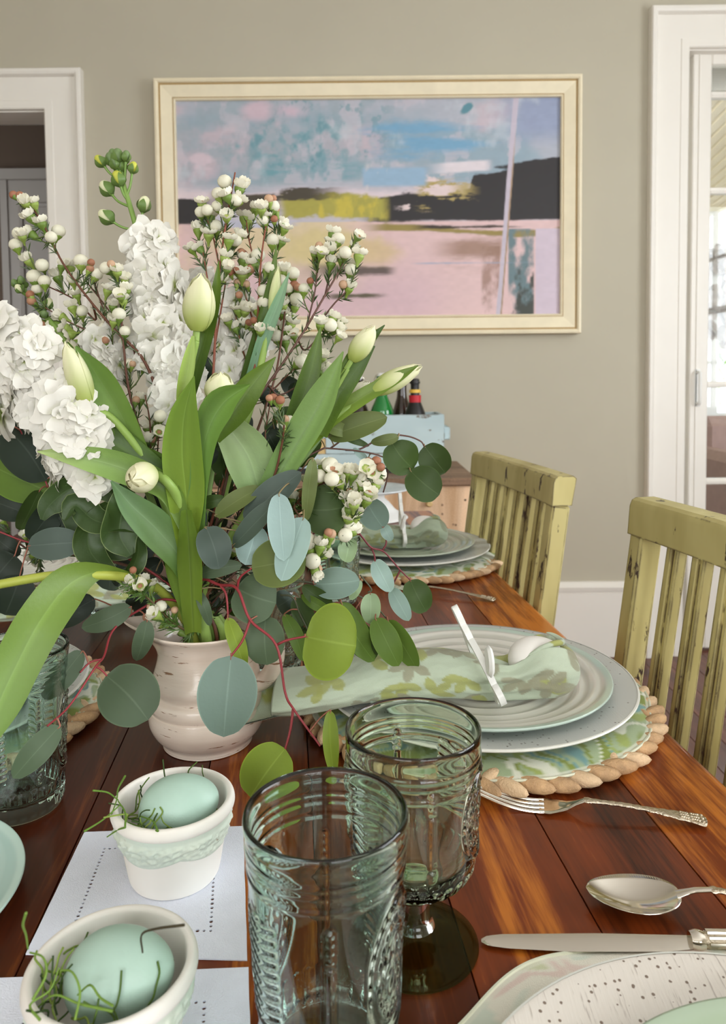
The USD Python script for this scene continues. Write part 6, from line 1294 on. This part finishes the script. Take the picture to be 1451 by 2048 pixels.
waxflower('low waxflower sprig arching right above the far right plates, thick with blossom', [(420, 1180), (500, 1100), (560, 1040), (610, 990), (660, 960), (710, 950), (750, 940)], (0.70, 0.69),
  [(638, 952, b), (646, 928), (660, 930, b), (663, 958, b), (677, 964), (694, 943), (706, 945), (732, 936), (736, 923, p_), (752, 922, p_), (761, 934, p_), (754, 952), (752, 967), (738, 984), (734, 996), (698, 981), (682, 978), (690, 994), (711, 990), (700, 1013), (714, 1018), (697, 1033), (711, 1031), (706, 1060), (700, 1052, b), (674, 1058), (662, 938, p_), (720, 960), (670, 945), (724, 972), (744, 945), (708, 1005), (690, 1070, b), (656, 1065, p_), (662, 1068, p_), (625, 1122, b), (640, 1090), (652, 1086), (632, 1146), (650, 1108), (625, 1085), (613, 1080, b), (634, 1138, p_), (618, 1095), (604, 990, p_), (618, 965), (590, 1000)],
  R=19.5, sprigs=[([(660, 965), (690, 1000), (705, 1040)], (0.69, 0.69)), ([(590, 1020), (625, 1070), (630, 1120)], (0.68, 0.68)), ([(600, 1010), (650, 1050), (690, 1065)], (0.69, 0.69))], needles=260, stemc=(110, 70, 48), seed=15)
waxflower('small upright waxflower sprig in front of the long tulip leaf, right of centre', [(415, 1180), (500, 1040), (545, 960), (563, 890), (568, 850)], (0.70, 0.665), [(566, 857), (560, 842, p_), (570, 838, p_), (578, 842, b), (538, 796, p_), (546, 796, p_), (560, 800, p_)], sprigs=[([(540, 970), (530, 880), (540, 805)], (0.70, 0.70))], needles=120, R=17, seed=17)
waxflower('low waxflower sprig lying over the rim of the pitcher', [(400, 1240), (380, 1262), (340, 1240), (300, 1200), (258, 1165)], (0.69, 0.645),
  [(256, 1176), (268, 1168), (280, 1172), (262, 1162), (300, 1170), (288, 1160), (309, 1228), (300, 1214, p_), (293, 1234, p_), (322, 1212, b), (360, 1262), (349, 1220, p_), (232, 1151, p_), (266, 1140, p_), (318, 1248)], needles=300, stemc=(96, 78, 48), needlec=(84, 116, 48), seed=19)
waxflower('waxflower sprig in shade at the far left behind the tulip stalk', [(370, 1180), (250, 1130), (140, 1110), (60, 1100), (10, 1060)], (0.70, 0.70), [(62, 1110), (70, 1122), (82, 1050, p_), (78, 1060, b), (5, 1020, b), (3, 1040), (50, 1070), (80, 1112, p_), (66, 1170, p_), (75, 1162)], needles=150, R=13, seed=21)
waxflower('dark needle-leaved waxflower sprig low in the middle of the bouquet', [(410, 1240), (450, 1130), (480, 1010), (500, 920)], (0.715, 0.74), [(455, 1078, p_), (462, 1082, p_), (470, 1100), (460, 1106, b), (445, 1062, p_)], needles=900, sprigs=[([(385, 1245), (360, 1190), (330, 1160)], (0.70, 0.69)), ([(420, 1240), (450, 1200), (470, 1180)], (0.70, 0.69)), ([(430, 1180), (470, 1140), (510, 1120)], (0.70, 0.70)), ([(430, 1180), (420, 1080), (440, 960)], (0.72, 0.73)), ([(420, 1220), (480, 1200), (520, 1210)], (0.70, 0.69)), ([(410, 1230), (400, 1180), (440, 1140)], (0.69, 0.69))], stemc=(70, 46, 34), needlec=(44, 58, 32), seed=23)

# ---- white stocks
def floret(c, ax_, R, r_, cl=(236, 233, 224)):
    ax_ = ax_ / np.linalg.norm(ax_); x, y = frame_of(ax_); vs, fs, cs, n0 = [], [], [], 0
    u = np.linspace(0, 1, 6); g = np.linspace(-1, 1, 7); U2, G2 = np.meshgrid(u, g, indexing='ij')
    for layer, (n, tilt, sz) in enumerate(((5, 0.05, 1.0), (5, 0.5, 0.80), (3, 1.05, 0.46))):
        for k in range(n):
            a = (k + 0.5 * layer) * 2 * math.pi / n + r_.normal(0, 0.18); e = math.cos(a) * x + math.sin(a) * y; gq = np.cross(ax_, e); tl = tilt + r_.normal(0, 0.15); S_ = R * sz * r_.uniform(0.88, 1.1)
            d1 = e * math.cos(tl) + ax_ * math.sin(tl); d2 = ax_ * math.cos(tl) - e * math.sin(tl)
            wd = S_ * 0.72 * (0.22 + 0.95 * np.sin(U2 * 1.9) ** 1.1) * G2; ph = r_.uniform(0, 6.28)
            ruf = S_ * (0.10 * np.sin(G2 * 4.2 + ph) * U2 ** 2 + 0.06 * np.sin(G2 * 7 + 5 * U2 + ph * 2) * U2 - 0.28 * U2 ** 2.5 + 0.16 * G2 ** 2 * U2)
            ln = S_ * U2 * (1 - 0.12 * G2 ** 2 + 0.07 * np.cos(G2 * 6 + ph))
            vv = c + ln[..., None] * d1 + wd[..., None] * gq + ruf[..., None] * d2
            vs.append(vv.reshape(-1, 3)); fs.append(grid(6, 7) + n0); n0 += 42
            k0 = ss(U2, 0.02, 0.50)[..., None]; cc = np.array(s(176, 192, 82)) * (1 - k0) + np.array(s(*cl)) * k0; cs.append(cc.reshape(-1, 3))
    return np.vstack(vs), np.vstack(fs), np.vstack(cs)
def stock(label, stem, Y, florets, R, buds=(), leaves=(), seed=1):
    r_ = np.random.default_rng(seed); p = line(stem, Y); t = Thing('white_stock', label, 'stock flower', VC + [0, 0, 0.02])
    full = into_vase(p[0], nseed()) + p; v, f = tube(full, np.linspace(0.0044, 0.0022, len(full)), 9, 6); t.add('stem', (v, f), M['plant'], smooth=True, col=stemcol(v, (122, 152, 72)))
    S = smoothprof(np.array(p), 10)
    for fl in florets:
        if r_.random() < 0.14: continue
        x, y = fl[:2]; d = np.linalg.norm(S - P(x, y + 6, Y[-1]), axis=1); root = S[d.argmin()]
        Yc = root[1] - 0.024 * math.sqrt(max(0.0, 1 - min(1, (np.linalg.norm(P(x, y, root[1]) - root) / 0.030)) ** 2)) + r_.normal(0, 0.002) + (fl[2] if len(fl) > 2 else 0)
        c = P(x, y, Yc); out = c - root; ax_ = out / (np.linalg.norm(out) + 1e-9) + viewdir(c) * 0.35 + np.array([0, 0, 0.15]) + r_.normal(0, 0.30, 3)
        v, f, col = floret(c, ax_, R * 1.12 * Yc / F * r_.uniform(0.85, 1.15), r_); pth = t.add('floret', (v, f), M['petal'], smooth=True, col=col)
    for bd in buds:
        x, y, px_, kind = bd; d = np.linalg.norm(S - P(x + (px_ and 0), y + 60, Y[-1]), axis=1); root = S[d.argmin()]; c = P(x, y, root[1] - 0.004 + r_.normal(0, 0.006)); R0 = px_ * c[1] / F
        ax_ = (c - root); ax_ = ax_ / np.linalg.norm(ax_) + np.array([0, 0, 0.3]); ax_ /= np.linalg.norm(ax_); X_, Y_ = frame_of(ax_)
        v = np.array(trimesh.creation.icosphere(2).vertices) * [R0 * 0.72, R0 * 0.72, R0]; v = v[:, :1] * X_ + v[:, 1:2] * Y_ + v[:, 2:] * ax_ + c
        pc = {'w': (236, 236, 196), 'y': (206, 208, 84), 'g': (120, 144, 92)}[kind]
        pth = t.add('bud', (v, trimesh.creation.icosphere(2).faces), M['petal'], smooth=True, col=np.tile(np.array(s(*pc)), (len(v), 1)))
        for k in range(4):
            a = k * math.pi / 2 + 0.4; e = math.cos(a) * X_ + math.sin(a) * Y_; q = [c - ax_ * R0 * 1.1, c - ax_ * R0 * 0.6 + e * R0 * 0.66, c + e * R0 * 0.80, c + ax_ * R0 * 0.55 + e * R0 * 0.60]
            lv = []; sg_ = np.cross(ax_, e)
            for q_, w_ in zip(smoothprof(np.array(q), 4), smoothprof(np.array([[0.25], [0.5], [0.45], [0.08]]), 4)[:, 0]): lv += [q_ - sg_ * w_ * R0, q_ + e * 0.06 * R0, q_ + sg_ * w_ * R0]
            t.add('sepal', (np.array(lv), grid(len(lv) // 3, 3)), M['leaf'], parent=pth, smooth=True, col=np.tile(np.array(s(112, 140, 74)), (len(lv), 1)))
        e_ = c - ax_ * R0 * 0.9; v, f = tube([root, (root + e_) / 2 + (e_ - root)[[0, 1, 2]] * [0.12, 0.1, -0.08], e_], [0.0016, 0.0013, 0.0014], 7, 5); t.add('flower_stalk', (v, f), M['plant'], smooth=True, col=stemcol(v, (118, 150, 72)))
    for lf in leaves:
        q = line(lf[0], lf[2]); v, f, col = blade(q, [wpx(a, z[1]) for a, z in zip(lf[1], q)], ((70, 92, 46), (62, 84, 44)), roll=lf[3] if len(lf) > 3 else 0.2, cup=0.3, wave=0.35, edge=(150, 166, 110), rib=1.35, nl=30, seed=nseed())
        t.add('leaf', (v, f), M['leaf'], smooth=True, col=col)
    return t
stock('tall white stock with green bud tip, left of the picture frame', [(385, 1150), (350, 900), (325, 740), (310, 600), (290, 520), (268, 440), (250, 380), (237, 335)], (0.71, 0.77, 0.79),
  [(284, 492), (316, 478), (300, 520), (332, 532), (285, 558), (318, 562), (350, 575), (275, 595), (305, 605), (340, 610), (368, 600), (290, 640), (325, 645), (360, 640), (300, 680), (338, 685), (370, 680), (310, 715), (345, 720), (378, 715), (325, 755), (358, 755), (335, 790), (368, 790), (388, 750), (345, 815), (290, 700), (380, 650), (300, 580)], 36,
  buds=[(200, 322, 13, 'y'), (236, 357, 16, 'y'), (266, 335, 12, 'y'), (213, 376, 17, 'w'), (288, 408, 16, 'w'), (212, 433, 17, 'w'), (222, 318, 14, 'g'), (236, 312, 15, 'g'), (246, 318, 13, 'g'), (230, 326, 13, 'g'), (242, 330, 13, 'g'), (252, 312, 11, 'g'), (226, 308, 11, 'g')], seed=4)
stock('large white stock at the left picture edge', [(370, 1170), (290, 1040), (220, 960), (160, 880), (100, 790), (60, 720), (25, 655)], (0.69, 0.665, 0.66),
  [(42, 668), (10, 690), (80, 690), (52, 722), (15, 745), (98, 728), (140, 742), (62, 770), (25, 790), (112, 778), (160, 785), (80, 818), (42, 832), (130, 822), (172, 822), (105, 860), (148, 862), (90, 892), (132, 905), (175, 880), (112, 932), (160, 940), (190, 955), (-10, 640), (5, 830), (195, 850)], 44,
  leaves=[([(290, 1045), (215, 985), (150, 975), (100, 1010), (85, 1040)], [20, 40, 60, 50, 10], (0.665, 0.65)), ([(290, 1060), (240, 1050), (190, 1040), (150, 1010), (128, 1040)], [16, 40, 60, 50, 10], (0.66, 0.645), -0.4), ([(250, 970), (245, 1020), (240, 1070), (262, 1110)], [30, 70, 84, 20], (0.655, 0.65)), ([(225, 1000), (185, 1040), (180, 1100), (235, 1160)], [10, 50, 64, 20], (0.665, 0.65), 0.3), ([(270, 1060), (278, 1100), (260, 1150), (245, 1180)], [10, 40, 30, 6], (0.66, 0.66), 0.6), ([(300, 1080), (240, 1100), (170, 1060), (120, 1010)], [20, 46, 60, 20], (0.68, 0.67))], seed=6)
stock('small green stock bud tip at the far left beside the doorway', [(360, 1160), (240, 850), (130, 680), (70, 610), (40, 570)], (0.71, 0.775), [(190, 680), (215, 700), (240, 730), (225, 660), (250, 690)], 30, buds=[(38, 577, 10, 'w'), (96, 607, 12, 'w'), (30, 566, 9, 'g'), (42, 560, 9, 'g'), (88, 628, 10, 'g'), (48, 568, 9, 'g')], seed=8)
stock('white stock behind the centre of the bouquet', [(400, 1160), (430, 900), (470, 740), (480, 640)], (0.73, 0.82), [(450, 560), (470, 600), (452, 640), (490, 660), (470, 700), (440, 690), (500, 620), (460, 740), (515, 690), (400, 560), (240, 520 + 60)], 32, seed=10)

# ------------------------------------------------------------------ repeats share a group
GROUPS = {'dining_chair': 'green chairs on the right side of the table', 'woven_placemat': 'woven placemats on the table', 'charger_plate': 'charger plates of the place settings',
          'dinner_plate': 'dinner plates of the place settings', 'rolled_napkin': 'rolled leaf-print napkins', 'napkin_ring': 'rabbit napkin rings', 'glass_tumbler': 'pressed-glass tumblers on the table',
          'fork': 'silver forks', 'knife': 'silver knives', 'spoon': 'silver spoons', 'linen_napkin': 'linen napkins under the pots', 'flower_pot': 'white flower pots', 'moss_tuft': 'moss in the white pots',
          'egg': 'eggs on the table', 'cloth_liner': 'floral cloth liners', 'bottle': 'bottles in the blue crate', 'eucalyptus_branch': 'eucalyptus in the bouquet', 'tulip': 'tulips in the bouquet',
          'waxflower_sprig': 'waxflower in the bouquet', 'white_stock': 'white stocks in the bouquet'}
import re
for prim in stage.GetPrimAtPath('/World').GetChildren():
    g = GROUPS.get(re.sub(r'_\d{3}$', '', prim.GetName()))
    if g: prim.SetCustomDataByKey('group', g)
